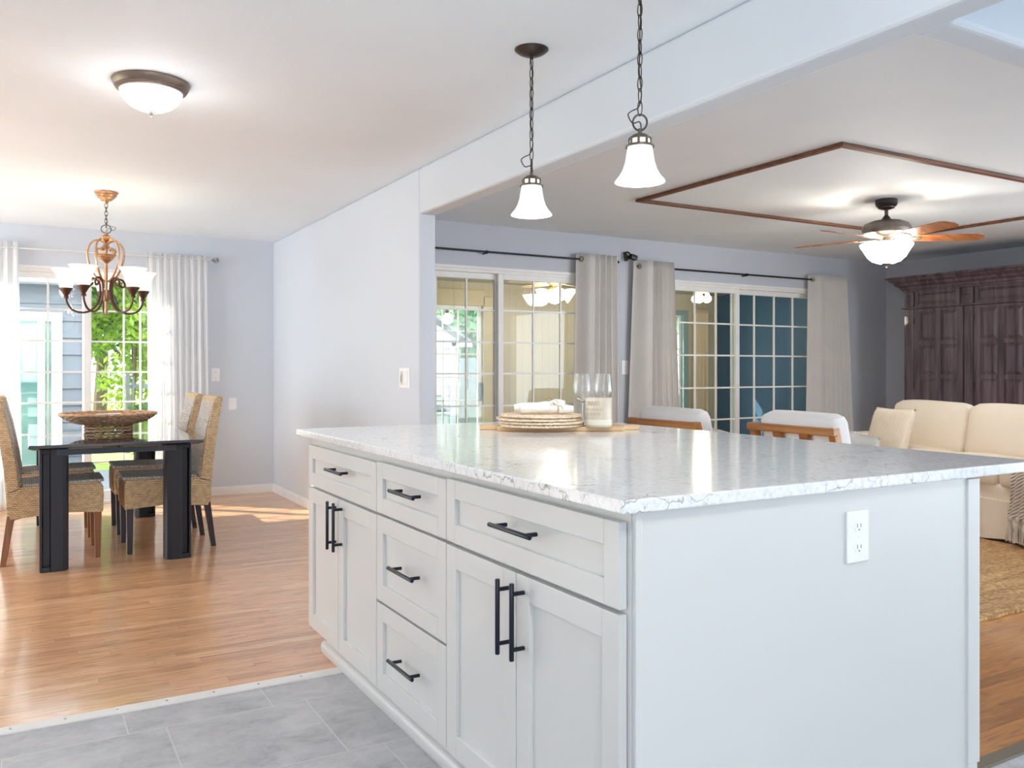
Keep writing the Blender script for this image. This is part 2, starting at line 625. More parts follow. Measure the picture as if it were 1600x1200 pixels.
WALL = paint('blue_grey_wall_paint', srgb(209, 216, 224))
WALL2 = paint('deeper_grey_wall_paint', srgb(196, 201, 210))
CEIL = paint('ceiling_white', srgb(234, 243, 250), 90.0, 0.25, 0.7)
TRIMW = plain('white_trim_paint', srgb(238, 238, 237), 0.35)
CABW = plain('white_cabinet_paint', srgb(213, 213, 210), 0.32, noise=(1.5, 0.01))
VINYL = plain('white_vinyl', srgb(236, 236, 234), 0.4)
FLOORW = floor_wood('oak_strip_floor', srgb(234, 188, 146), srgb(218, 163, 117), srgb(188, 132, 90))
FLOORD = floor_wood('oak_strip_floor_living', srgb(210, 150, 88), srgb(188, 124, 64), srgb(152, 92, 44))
TILE = tile_mat()
QUARTZ = quartz_mat()
BLACKM = plain('blackened_steel', srgb(44, 48, 58), 0.32, 0.7)
BRONZE = plain('oil_rubbed_bronze', srgb(74, 66, 62), 0.4, 0.75, (20, 0.15))
PEWTER = plain('aged_pewter', srgb(112, 104, 98), 0.4, 0.7, (25, 0.15))
COPPER = plain('antique_copper_gold', srgb(184, 144, 110), 0.34, 0.8, (30, 0.12))
BROWNM = plain('dark_brown_metal', srgb(92, 66, 54), 0.4, 0.6, (20, 0.2))
BRASS = plain('polished_brass', srgb(226, 180, 90), 0.25, 0.9)
CHROME = plain('brushed_nickel', srgb(170, 170, 172), 0.25, 0.9)
TABLEM = plain('black_lacquer', srgb(24, 28, 42), 0.16, 0.0, (8, 0.08), 1.0)
TABLEL = plain('black_lacquer_legs', srgb(18, 21, 34), 0.42, 0.0, (8, 0.08), 0.0)
WICKER = weave_mat('seagrass_weave', srgb(214, 188, 150), srgb(136, 108, 76))
WICKERG = weave_mat('seagrass_weave_grey', srgb(204, 192, 182), srgb(122, 112, 108))
WICKERT = weave_mat('seagrass_weave_seat', srgb(206, 198, 192), srgb(132, 126, 126), flat=True)
LEGBROWN = wood('warm_brown_leg_wood', srgb(150, 96, 52), srgb(104, 62, 30), 'z')
LEGSHADE = plain('shaded_leg', srgb(44, 42, 52), 0.3, 0, (8, 0.1), 0.3)  # shade on the right chairs' legs is put into their colour
RATTAN = plain('brown_rattan', srgb(200, 160, 126), 0.6, 0, (40, 0.35), 0, (90, 0.4, 0.004))
ARMW = wood('dark_walnut', srgb(116, 98, 108), srgb(62, 48, 56), 'z', 0.7, 0.42, 0.12)
TEAK = wood('honey_teak', srgb(186, 128, 70), srgb(140, 88, 42), 'y', 1.0, 0.4, 0.2)
BLADEW = wood('blade_oak', srgb(190, 122, 72), srgb(128, 72, 38), 'x', 1.4, 0.4, 0.2)
TRAYW = wood('stained_trim_wood', srgb(128, 82, 58), srgb(84, 52, 36), 'x', 1.0, 0.6, 0.0)
BOARDW = wood('pale_maple', srgb(236, 204, 160), srgb(212, 172, 122), 'x', 1.0, 0.45, 0.0)
SHEER = fabric('white_sheer', srgb(250, 250, 250), 0.6, 0.08, 300, 0.01)
CURT = fabric('grey_linen', srgb(224, 221, 217), 0.2, 0, 260, 0.05)
SLIP = fabric('cream_slipcover', srgb(232, 220, 202), 0, 0, 300, 0.03)
CUSHW = fabric('white_cushion_cloth', srgb(232, 232, 232), 0, 0, 300, 0.03)
PILLOW = fabric('oatmeal_pillow', srgb(226, 214, 194), 0, 0, 120, 0.08)
PILLOWG = fabric('grey_linen_pillow', srgb(214, 210, 202), 0, 0, 180, 0.08)
THROW = fabric('taupe_throw', srgb(206, 194, 180), 0, 0, 90, 0.14)
NAPKIN = fabric('white_napkin', srgb(246, 244, 240), 0, 0, 200, 0.02)
TWINE = plain('jute_twine', srgb(188, 150, 100), 0.8)
MATWEAVE = plain('maize_braid', srgb(232, 212, 184), 0.8, 0, (60, 0.18), 0, (110, 0.6, 0.004))
RUG = rug_mat()
GLASS = thin_glass('window_glass', (0.95, 0.98, 0.97), 1.38)
k = NT('clear_wine_glass')
g_ = k.n('ShaderNodeBsdfGlass', ins={'Color': (1, 1, 1, 1), 'Roughness': 0.0, 'IOR': 1.45})
t_ = k.n('ShaderNodeBsdfTransparent')
k.l(k.n('ShaderNodeMixShader', ins={0: 0.12, 1: g_.outputs[0], 2: t_.outputs[0]}).outputs[0], k.out.inputs['Surface'])
WINE = k.m
PLATE = plain('white_plastic', srgb(240, 240, 240), 0.3)
OPAL = glow('opal_glass_lit', (1.0, 0.97, 0.94), 0.28, 0.2)
OPALW = glow('warm_opal_glass_lit', (1.0, 0.88, 0.68), 0.24, 0.1)
OPALF = glow('fan_bowl_lit', (1.0, 0.95, 0.9), 14.0)
OPALB = glow('porch_shade_lit', (1.0, 0.93, 0.8), 1.0)
AMBERS = glow('amber_slot_lit', (1.0, 0.82, 0.5), 0.35)
SIDING = plain('pale_siding', srgb(120, 124, 134), 0.6)
LEAFA = leaf_mat('leaf_yellow_green', srgb(70, 108, 38), srgb(168, 190, 74))
LEAFB = leaf_mat('leaf_mid_green', srgb(60, 110, 74), srgb(140, 184, 134))
LEAFC = leaf_mat('leaf_dark', srgb(40, 70, 36), srgb(98, 134, 70))
BARK = plain('bark', srgb(96, 78, 62), 0.9, 0, (12, 0.3), 0, (30, 0.6, 0.02))
GRASS = plain('lawn_grass', srgb(142, 166, 74), 0.9, 0, (2.5, 0.3), 0, (60, 0.7, 0.03))
PATIO = plain('patio_concrete', srgb(104, 110, 118), 0.7, 0, (5, 0.08))
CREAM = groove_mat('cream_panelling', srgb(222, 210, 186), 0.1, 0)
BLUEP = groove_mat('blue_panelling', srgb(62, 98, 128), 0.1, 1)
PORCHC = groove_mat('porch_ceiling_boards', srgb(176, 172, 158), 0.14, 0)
FENCEW = plain('grey_fence_wood', srgb(98, 102, 106), 0.8, 0, (9, 0.15))
SHINGLE = plain('grey_shingle', srgb(92, 95, 102), 0.9, 0, (26, 0.15), 0, (40, 0.5, 0.02))
MUNT = plain('white_muntin', srgb(240, 240, 236), 0.4)

CZ = 2.485
FARY, LIVY, DIVX, RX_ = 8.516, 6.55, 2.137, 8.9
DX1 = 2.255   # rear face of the dividing wall

# ------------------------------------------------------------------ setting: floors, ceiling, walls
struct('floor', boxes((-3.2, DX1, 3.35, FARY + .12, -.06, 0), (DX1, RX_ + .1, 4.9, LIVY + .1, -.06, 0)), FLOORW)
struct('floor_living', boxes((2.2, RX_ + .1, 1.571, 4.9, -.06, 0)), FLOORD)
struct('floor_kitchen', boxes((-3.2, 2.2, -2.8, 3.29, -.06, 0), (2.2, RX_ + .1, -2.8, 1.525, -.06, 0)), TILE)
t1 = struct('trim_1', boxes((-3.2, 1.9, 3.288, 3.352, -.06, .006)), plain('pale_metal_strip', srgb(228, 226, 222), 0.4), bevel=.003)
bm = bmesh.new()
for i in range(20):
    add_lathe(bm, [(0, .0075), (.003, .0075), (.005, .006)], 8, T(-1.7 + i * .165, 3.322, 0))
obj('nail_head', bm, CHROME, t1)
struct('trim_2', boxes((2.05, RX_, 1.522, 1.573, -.06, .006)), plain('dark_metal_strip', srgb(104, 92, 76), 0.5), bevel=.003)

struct('ceiling', boxes((-3.3, DX1, -2.9, FARY + .12, CZ, CZ + .12), (DX1, RX_ + .12, -2.9, LIVY + .12, CZ, CZ + .12)), CEIL)
bm = bmesh.new()
tx0, tx1, ty0, ty1, tw = 3.93, 7.19, 3.165, 5.015, .045
for b in ((tx0, tx1, ty0, ty0 + tw), (tx0, tx1, ty1 - tw, ty1), (tx0, tx0 + tw, ty0 + tw, ty1 - tw), (tx1 - tw, tx1, ty0 + tw, ty1 - tw)):
    add_box(bm, b[0], b[1], b[2], b[3], CZ - .022, CZ - .0005)
struct('trim_3', bm, TRAYW, bevel=.005)

# dividing wall, beam and header
struct('wall_divider', boxes((DIVX, DX1, 4.905, FARY + .02, 0, CZ)), WALL, bevel=.02, seg=3)
struct('beam', boxes((DIVX, DX1, -2.8, 4.907, 2.193, CZ)), WALL, bevel=.02, seg=3)
struct('header', boxes((DX1 - .01, RX_, 1.446, 1.566, 2.193, CZ)), WALL, bevel=.02, seg=3)
# dining far wall around the sliding door  (opening x -0.75..1.10, z 0..2.11)
OX0, OX1 = -.78, 1.12
struct('wall_dining_far', boxes((-3.3, OX0, FARY, FARY + .13, 0, CZ), (OX1, DX1, FARY, FARY + .13, 0, CZ), (OX0, OX1, FARY, FARY + .13, 2.12, CZ)), WALL)
# living far wall around two sliding doors
A0, A1, B0, B1, DT = 2.74, 4.66, 5.31, 7.74, 2.105
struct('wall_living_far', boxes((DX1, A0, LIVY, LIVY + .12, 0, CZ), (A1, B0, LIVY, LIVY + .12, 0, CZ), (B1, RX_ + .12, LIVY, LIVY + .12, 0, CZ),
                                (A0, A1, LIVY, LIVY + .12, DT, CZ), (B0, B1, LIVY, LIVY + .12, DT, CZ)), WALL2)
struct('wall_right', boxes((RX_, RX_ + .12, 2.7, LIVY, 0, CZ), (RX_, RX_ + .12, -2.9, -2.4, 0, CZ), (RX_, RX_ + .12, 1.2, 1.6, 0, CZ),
                           (RX_, RX_ + .12, -2.4, 2.7, 2.35, CZ), (RX_, RX_ + .12, -2.4, 2.7, 0, .15)), WALL2)  # unseen openings added on the near side to light the living room
# walls behind and to the left of the camera, with unseen openings added for daylight
struct('wall_rear', boxes((-3.3, -2.2, -2.9, -2.8, 0, CZ), (.2, 6.3, -2.9, -2.8, 0, CZ), (8.5, RX_, -2.9, -2.8, 0, CZ),
                          (-2.2, .2, -2.9, -2.8, 2.3, CZ), (6.3, 8.5, -2.9, -2.8, 2.35, CZ), (-2.2, .2, -2.9, -2.8, 0, .95), (6.3, 8.5, -2.9, -2.8, 0, .15)), WALL)
struct('wall_left', boxes((-3.3, -3.2, -2.8, 5.2, 0, CZ), (-3.3, -3.2, 8.3, FARY, 0, CZ),
                          (-3.3, -3.2, 5.2, 8.3, 2.38, CZ), (-3.3, -3.2, 5.2, 8.3, 0, .1)), WALL)
portal((-1.0, -2.85, 1.625), (PI / 2, 0, 0), 2.4, 1.35)
portal((7.4, -2.85, 1.25), (PI / 2, 0, 0), 2.2, 2.2)
portal((-3.25, 6.75, 1.24), (PI / 2, 0, -PI / 2), 3.1, 2.28)
portal((RX_ + .06, -.6, 1.25), (PI / 2, 0, PI / 2), 3.6, 2.2)
portal((RX_ + .06, 2.15, 1.25), (PI / 2, 0, PI / 2), 1.1, 2.2)
portal((.17, FARY + .14, 1.06), (PI / 2, 0, PI), 1.9, 2.1)


def baseboard(name, pts, mat=TRIMW):
    """pts: list of (x0,x1,y0,y1)"""
    bm = bmesh.new()
    for (x0, x1, y0, y1) in pts:
        add_box(bm, x0, x1, y0, y1, 0, .062)
        e = .004
        if abs(x1 - x0) > abs(y1 - y0):
            add_box(bm, x0, x1, y0 + e, y1, .062, .074)
            add_box(bm, x0, x1, y0 + 2 * e, y1, .074, .082)
        else:
            add_box(bm, x0 + e, x1, y0, y1, .062, .074)
            add_box(bm, x0 + 2 * e, x1, y0, y1, .074, .082)
    struct(name, bm, mat, bevel=.002)


baseboard('baseboard_dining', [(OX1 + .06, DIVX, FARY - .014, FARY), (-3.2, OX0 - .06, FARY - .014, FARY)])
baseboard('baseboard_divider', [(DIVX - .014, DIVX, 4.9, FARY - .015)])
baseboard('baseboard_living', [(A1 + .03, B0 - .03, LIVY - .014, LIVY), (B1 + .03, RX_ - .62, LIVY - .014, LIVY), (DX1, A0 - .03, LIVY - .014, LIVY)])


# ------------------------------------------------------------------ sliding doors
def panel(parent, x0, x1, z0, z1, y, cols, rows, st=.055, mt=.016, vx=None, hz=None, gmat=GLASS):
    """one sash: frame, muntins and pane, centred at depth y"""
    d = .018
    sash = obj('sash', boxes((x0, x0 + st, y - d, y + d, z0, z1), (x1 - st, x1, y - d, y + d, z0, z1),
                             (x0 + st, x1 - st, y - d, y + d, z1 - st, z1), (x0 + st, x1 - st, y - d, y + d, z0, z0 + st * 1.5)), VINYL, parent, bevel=.004)
    gx0, gx1, gz0, gz1 = x0 + st, x1 - st, z0 + st * 1.5, z1 - st
    vs = vx if vx is not None else [gx0 + (gx1 - gx0) * i / cols for i in range(1, cols)]
    hs = hz if hz is not None else [gz0 + (gz1 - gz0) * i / rows for i in range(1, rows)]
    bm = bmesh.new()
    for v in vs:
        add_box(bm, v - mt / 2, v + mt / 2, y - .008, y + .008, gz0, gz1)
    for h in hs:
        add_box(bm, gx0, gx1, y - .0075, y + .0075, h - mt / 2, h + mt / 2)
    obj('muntins', bm, MUNT, sash)
    obj('pane', boxes((gx0, gx1, y - .002, y + .002, gz0, gz1)), gmat, sash)
    return sash


def slider(name, x0, x1, y, z1, panels, depth=.11, casing=True):
    root = struct(name, boxes((x0, x0 + .04, y + .004, y + depth, .03, z1 - .04), (x1 - .04, x1, y + .004, y + depth, .03, z1 - .04),
                              (x0, x1, y + .004, y + depth, z1 - .04, z1), (x0, x1, y + .004, y + depth, 0, .03)), VINYL, bevel=.003)
    if casing:
        obj('casing', boxes((x0 - .03, x0 + .02, y - .012, y + .004, 0, z1 - .015), (x1 - .02, x1 + .03, y - .012, y + .004, 0, z1 - .015),
                            (x0 - .03, x1 + .03, y - .012, y + .004, z1 - .015, z1 + .012)), VINYL, root, bevel=.003)
    for p in panels:
        panel(root, *p[:4], p[4], 4, 7, vx=p[5], hz=p[6])
    return root


HD = [.645, .92, 1.195, 1.473, 1.753, .37]
slider('door_1', OX0, OX1, FARY, 2.12, [(OX0 + .04, .50, .03, 2.08, FARY + .035, [.162, -.12, -.40], HD),
                                        (.455, OX1 - .04, .03, 2.08, FARY + .08, [.78, .90 + .02], HD)])
HL = [.33, .615, .897, 1.181, 1.459, 1.743]
d2 = slider('door_2', A0, A1, LIVY, DT, [(A0 + .03, 3.665, .03, 2.07, LIVY + .075, [3.04, 3.334], HL),
                                         (3.62, A1 - .03, .03, 2.07, LIVY + .03, [3.991, 4.285], HL)])
HR = [.36, .698, 1.028, 1.364, 1.694]
d3 = slider('door_3', B0, B1, LIVY, DT, [(B0 + .03, 6.53, .03, 2.07, LIVY + .03, [5.63, 5.918, 6.206], HR),
                                         (6.47, B1 - .03, .03, 2.07, LIVY + .075, [6.803, 7.102, 7.391], HR)])


# ------------------------------------------------------------------ kitchen island
FX = 1.065       # front face of doors and drawers
CBX = 1.087      # face of the carcass
IY0, IY1 = 1.40, 3.643
KZ = .108        # bottom of doors
TOPZ, UND = .955, .926


def shaker(x, y0, y1, z0, z1, rail=.06, th=.02):
    """shaker front facing -x: outer frame, recessed centre panel"""
    bm = bmesh.new()
    add_box(bm, x, x + th, y0, y0 + rail, z0, z1)
    add_box(bm, x, x + th, y1 - rail, y1, z0, z1)
    add_box(bm, x, x + th, y0 + rail, y1 - rail, z0, z0 + rail)
    add_box(bm, x, x + th, y0 + rail, y1 - rail, z1 - rail, z1)
    add_box(bm, x + .011, x + th - .001, y0 + rail - .002, y1 - rail + .002, z0 + rail - .002, z1 - rail + .002)
    return bm


def bar_pull(x, y, z, length, vertical):
    """round bar with two posts, standing off -x from face x"""
    bm = bmesh.new()
    h = length / 2
    o = .035
    ax = Vector((0, 0, 1)) if vertical else Vector((0, 1, 0))
    c = Vector((x - o, y, z))
    add_tube(bm, [c - ax * h, c - ax * (h - .002), c + ax * (h - .002), c + ax * h], [.0052, .0062, .0062, .0052], 14)
    for s in (-1, 1):
        p = c + ax * (h * .72 * s)
        add_tube(bm, [p, p + Vector((o + .001, 0, 0))], .0055, 12)
    return bm


def front(parent, kind, y0, y1, z0, z1, pull, rail=.062):
    d = obj(kind, shaker(FX, y0, y1, z0, z1, rail), CABW, parent, bevel=.0015)
    obj('handle', bar_pull(FX, *pull), BLACKM, d, smooth=True)
    return d


def carcass(y0, y1, parent):
    obj('carcass', boxes((CBX, 1.66, y0 + .001, y1 - .001, KZ - .006, UND - .002), (CBX + .03, 1.65, y0 + .001, min(y1, 3.555) - .001, .0, KZ - .006)), CABW, parent)


Y0, Y1, Y2, Y3 = 1.412, 2.247, 2.817, 3.64
G = .0025
grp = 'white shaker base cabinets of the island'
cab = thing('base_cabinet', 'white base cabinet at the near island corner, wide drawer over two tall doors', 'cabinet', (0, 0, 0), 0, grp)
carcass(1.4, Y1, cab)
front(cab, 'drawer', Y0, Y1 - G, .72, .902, (1.815, .822, .205, False), .055)
ym = 1.839
front(cab, 'door', ym + G, Y1 - G, KZ, .709, (1.872, .596, .19, True))
front(cab, 'door', Y0, ym - G, KZ, .709, (1.80, .600, .19, True))
cab = thing('base_cabinet', 'white shaker cabinet in the middle of the island front with a stack of three drawers', 'cabinet', (0, 0, 0), 0, grp)
carcass(Y1, Y2, cab)
front(cab, 'drawer', Y1 + G, Y2 - G, .72, .897, (2.51, .822, .205, False), .055)
front(cab, 'drawer', Y1 + G, Y2 - G, .415, .711, (2.518, .567, .205, False), .058)
front(cab, 'drawer', Y1 + G, Y2 - G, KZ + .004, .406, (2.518, .262, .205, False), .058)
cab = thing('base_cabinet', 'white base cabinet at the dining end of the island, drawer over two narrow doors', 'cabinet', (0, 0, 0), 0, grp)
carcass(Y2, 3.64, cab)
front(cab, 'drawer', Y2 + G, Y3, .72, .892, (3.2, .822, .2, False), .055)
ym = 3.237
front(cab, 'door', ym + G, Y3, KZ, .709, (3.268, .603, .19, True))
front(cab, 'door', Y2 + G, ym - G, KZ, .709, (3.192, .606, .19, True))

# living-room side of the island
bk = thing('island_back_cabinet', 'plain white cabinet block closing the living room side of the island under the overhang', 'cabinet')
obj('carcass', boxes((1.662, 2.262, 1.402, 3.64, .11, UND - .002), (1.68, 2.20, 1.42, 3.555, 0, .11)), CABW, bk)
obj('end_board', boxes((1.105, 2.23, 1.392, 1.4, 0, UND - .002)), CABW, bk)
obj('corner_strip', boxes((1.0885, 1.105, 1.387, 1.4, 0, UND - .002)), CABW, bk, bevel=.002)
obj('corner_strip', boxes((2.23, 2.283, 1.386, 1.4, .137, UND - .006), (2.23, 2.272, 1.386, 1.4, 0, .137)), CABW, bk, bevel=.002)

bm = bmesh.new()
tp = [(1.1165, 0), (1.102, 0), (1.099, .006), (1.099, .030), (1.102, .040), (1.108, .047), (1.1165, .05)]
add_prism(bm, tp, 'y', 1.40, 3.575)
tag(obj('toe_moulding', bm, CABW, smooth=True, ang=50), 'white rounded moulding along the floor under the island doors', 'moulding')

bm = boxes((1.04, 2.545, 1.369, 3.75, UND, TOPZ))
tag(obj('countertop', bm, QUARTZ, bevel=.004, seg=2), 'large white veined quartz countertop covering the kitchen island', 'countertop')

# outlet on the end board
ot = thing('power_outlet', 'white double socket plate on the end panel of the island', 'outlet', (1.777, 1.392, .808))
ot_p = obj('cover_plate', boxes((-.04, .04, -.007, 0, -.064, .064)), PLATE, ot, bevel=.005, seg=3)
for s in (.026, -.026):
    bm = bmesh.new()
    add_lathe(bm, [(0, .002), (.0155, .002), (.0168, 0)], 24, T(0, -.007, s) @ Rx(PI / 2))
    for v in bm.verts:
        v.co.z = max(s - .0135, min(s + .0135, v.co.z))
    so = obj('socket', bm, PLATE, ot)
    bm = boxes((-.0075, -.0055, -.0095, -.0085, s - .003, s + .007), (.0055, .0075, -.0095, -.0085, s - .003, s + .006))
    add_lathe(bm, [(0, .0005), (.0023, .0005), (.0023, 0)], 10, T(0, -.009, s - .0085) @ Rx(PI / 2))
    obj('slot', bm, plain('socket_slot_grey', srgb(120, 118, 116), .6), so)
bm = bmesh.new()
add_lathe(bm, [(0, .0015), (.003, .001), (.0035, 0)], 12, T(0, -.007, 0) @ Rx(PI / 2))
obj('screw', bm, PLATE, ot)

# ------------------------------------------------------------------ things on the island
AX = -math.atan2(758, 1323)      # the board lies square to this bearing
bd = thing('serving_board', 'pale maple serving board with a handle at each end on the island', 'board', (2.037, 3.133, TOPZ), AX)
bm = bmesh.new()
pts = []
def arc(cx, cy, r, a0, a1, n=5):
    return [(cx + r * math.cos(math.radians(a0 + (a1 - a0) * i / n)), cy + r * math.sin(math.radians(a0 + (a1 - a0) * i / n))) for i in range(n + 1)]
bx, by, hxx, hr = .275, .11, .352, .024
pts += arc(-bx + .02, -by + .02, .02, 180, 270) + arc(bx - .02, -by + .02, .02, 270, 360)
pts += [(bx, -hr)] + arc(hxx - hr, 0, hr, -90, 90, 8) + [(bx, hr)]
pts += arc(bx - .02, by - .02, .02, 0, 90) + arc(-bx + .02, by - .02, .02, 90, 180)
pts += [(-bx, hr)] + arc(-hxx + hr, 0, hr, 90, 270, 8) + [(-bx, -hr)]
add_prism(bm, pts, 'z', 0, .019)
bb = obj('board', bm, BOARDW, bd, bevel=.004)

def placemat(r, seed):
    rnd = random.Random(seed)
    bm = bmesh.new()
    # spiral braid: lumps along a coil
    n = 900
    turns = 11
    prev = None
    pts, rs = [], []
    for i in range(n + 1):
        f = i / n
        a = 2 * PI * turns * math.sqrt(f)
        rr = r * math.sqrt(f)
        pts.append((rr * math.cos(a), rr * math.sin(a), .0065 + .0010 * math.sin(i * 2.2)))
        rs.append(.0058 + .0016 * math.sin(i * 2.2 + 1) + rnd.uniform(-.0005, .0005))
    add_tube(bm, pts, rs, 7)
    add_lathe(bm, [(0, .001), (r, .001), (r, .0075), (0, .0075)], 32)
    for v in bm.verts:
        v.co.z = max(.0005, v.co.z * .92)
    return bm


matn = ['bottom', 'second from the bottom', 'third from the bottom', 'top']
mz = TOPZ + .0195
for i in range(4):
    dx = (0.0, .006, -.004, .003)[i]
    m = obj('placemat', placemat(.178 + (.004 if i in (1, 2) else 0), i), MATWEAVE, None, smooth=True, ang=80, loc=(1.938 + dx, 3.132 - dx * .5, mz))
    m.rotation_euler = (0, 0, i * 1.3)
    tag(m, 'round braided placemat, %s of the stack of four on the serving board' % matn[i], 'placemat', 'stacked round placemats')
    mz += .0135

def napkin(parent, pts, r0):
    bm = bmesh.new()
    P = spline(pts, 8)
    n = len(P)
    rs = []
    for i in range(n):
        f = i / (n - 1)
        rs.append(r0 * (1.0 - .28 * math.exp(-((f - .68) / .07) ** 2)) * (0.75 + .25 * min(1, f * 8, (1 - f) * 8)))
    add_tube(bm, P, rs, 18)
    for v in bm.verts:
        a = math.atan2(v.co.z, v.co.y) * 5
        v.co += Vector((0, .0012 * math.sin(a + v.co.x * 60), .0016 * math.cos(a * 1.3 + v.co.x * 45)))
    return obj('cloth', bm, NAPKIN, parent, smooth=True, ang=70)


def ring_tie(parent, c, r, sq=1.0):
    bm = bmesh.new()
    for k in range(2):
        add_tube(bm, [(c[0] + .004 * k, c[1] + r * math.cos(a * PI / 10), c[2] + r * sq * math.sin(a * PI / 10)) for a in range(20)], .0013, 6, True)
    add_tube(bm, spline([(c[0], c[1] - .005, c[2] + r * sq), (c[0] - .02, c[1] - .012, c[2] + r * sq + .012), (c[0] - .032, c[1] - .02, c[2] + r * sq + .002)], 5), .0012, 5)
    add_tube(bm, spline([(c[0], c[1] - .005, c[2] + r * sq), (c[0] + .014, c[1] - .016, c[2] + r * sq - .002), (c[0] + .022, c[1] - .02, c[2] + r * sq - .014)], 5), .0012, 5)
    obj('twine', bm, TWINE, parent, smooth=True)


nz_ = mz + .0045
n1 = thing('rolled_napkin', 'front rolled white napkin tied with twine on the placemat stack', 'napkin', (1.925, 3.075, nz_), AX, 'twine tied napkins')
napkin(n1, [(-.105, 0, .015), (-.07, .003, .019), (0, .0, .019), (.06, .005, .016), (.12, .018, .015)], .019)
ring_tie(n1, (.054, .004, .016), .0155)
n2 = thing('rolled_napkin', 'rear rolled white napkin leaning higher on the placemat stack', 'napkin', (1.94, 3.125, nz_), AX, 'twine tied napkins')
napkin(n2, [(-.12, 0, .018), (-.07, .0, .020), (0, 0, .026), (.05, 0, .034), (.1, -.004, .036)], .021)
ring_tie(n2, (.05, 0, .034), .0185)

# candle in a frosted tumbler
cz = TOPZ + .0195
cn = thing('candle', 'frosted beige candle tumbler with faded lettering standing on the serving board', 'candle', (2.116, 2.95, cz), 0)
k = NT('frosted_candle_glass')
k.b.inputs['Roughness'].default_value = .35
co = k.coord()
sep = k.n('ShaderNodeSeparateXYZ', ins={'Vector': co})
nz = k.n('ShaderNodeTexNoise', ins={'Vector': co, 'Scale': 14.0, 'Detail': 3.0})
k.l(k.ramp(nz.outputs[0], [(.3, srgb(196, 186, 166)), (.7, srgb(212, 205, 188))]), k.b.inputs['Base Color'])
FROST = k.m
bm = bmesh.new()
add_lathe(bm, [(0, 0), (.050, 0), (.055, .004), (.0565, .012), (.0565, .123), (.0555, .1245), (.053, .123), (.053, .035), (0, .035)], 40)
obj('tumbler', bm, FROST, cn, smooth=True)
bm = bmesh.new()
add_lathe(bm, [(.0567, .010), (.0569, .011), (.0569, .032), (.0567, .033)], 40)
obj('wax_band', bm, plain('wax_ivory', srgb(226, 221, 204), .5), cn, smooth=True)
FADE = plain('faded_gold_print', srgb(168, 140, 104), .5)


def wrap_text(txt, size, z, a_c, parent, r=.0571):
    cu = bpy.data.curves.new('lettering', 'FONT')
    cu.body = txt
    cu.size = size
    cu.align_x = 'CENTER'
    cu.resolution_u = 3
    o = bpy.data.objects.new('lettering', cu)
    C.objects.link(o)
    dg = bpy.context.evaluated_depsgraph_get()
    dg.update()
    me = bpy.data.meshes.new_from_object(o.evaluated_get(dg))
    bpy.data.objects.remove(o)
    for v in me.vertices:
        a = a_c + v.co.x / r
        v.co = (r * math.cos(a), r * math.sin(a), z + v.co.y)
    ob = bpy.data.objects.new('lettering', me)
    me.materials.append(FADE)
    C.objects.link(ob)
    ob.parent = parent
    return ob


ca = math.atan2(-2.95, -2.116)
wrap_text('PATCHOULI', .0165, .070, ca - .45, cn)
wrap_text('& CLOVE', .0165, .052, ca - .45, cn)
bm = bmesh.new()
for i in range(5):
    a = ca - .45 + (i - 2) * .22
    pp = [(.0571 * math.cos(a + da), .0571 * math.sin(a + da), .092 + h) for da, h in ((-.1, 0), (-.05, .014), (0, .018), (.05, .014), (.1, 0))]
    add_tube(bm, spline(pp, 3), .0009, 4)
obj('emblem', bm, FADE, cn)

# wine glasses
wp = [(0, .0), (.034, .0), (.0345, .0012), (.012, .004), (.0045, .012), (.0037, .03), (.0037, .085), (.005, .096), (.016, .104), (.030, .118),
      (.0385, .137), (.0405, .155), (.039, .18), (.035, .205), (.0315, .226), (.0307, .226), (.0342, .205), (.0382, .18), (.0396, .155), (.0376, .138), (.029, .1195), (.014, .106), (0, .101)]
for (x, y, lab) in ((2.114, 3.07, 'left of the two clear wine glasses, its stem in view beside the placemats'),
                    (2.205, 3.04, 'right of the two clear wine glasses, standing behind the candle')):
    g = thing('wine_glass', lab, 'wine glass', (x, y, cz), 0, 'wine glasses on the island')
    bm = bmesh.new()
    add_lathe(bm, wp[:8] + [(.0, .096)], 32)
    obj('stem', bm, WINE, g, smooth=True)
    bm = bmesh.new()
    add_lathe(bm, wp[7:-1] + [(0, .1015)], 40)
    obj('bowl', bm, WINE, g, smooth=True)


# ------------------------------------------------------------------ chains and hanging lamps
def chain(bm, z0, z1, n, ln, wr, wire, M=None):
    for i in range(n):
        zc = z0 + (z1 - z0) * (i + .5) / n
        rot = (i % 2) * PI / 2 + .3
        pts = []
        for j in range(14):
            a = 2 * PI * j / 14
            u = wr * math.cos(a)
            w = math.sin(a) * ln / 2
            pts.append((u * math.cos(rot), u * math.sin(rot), zc + w))
        add_tube(bm, pts, wire, 6, True)


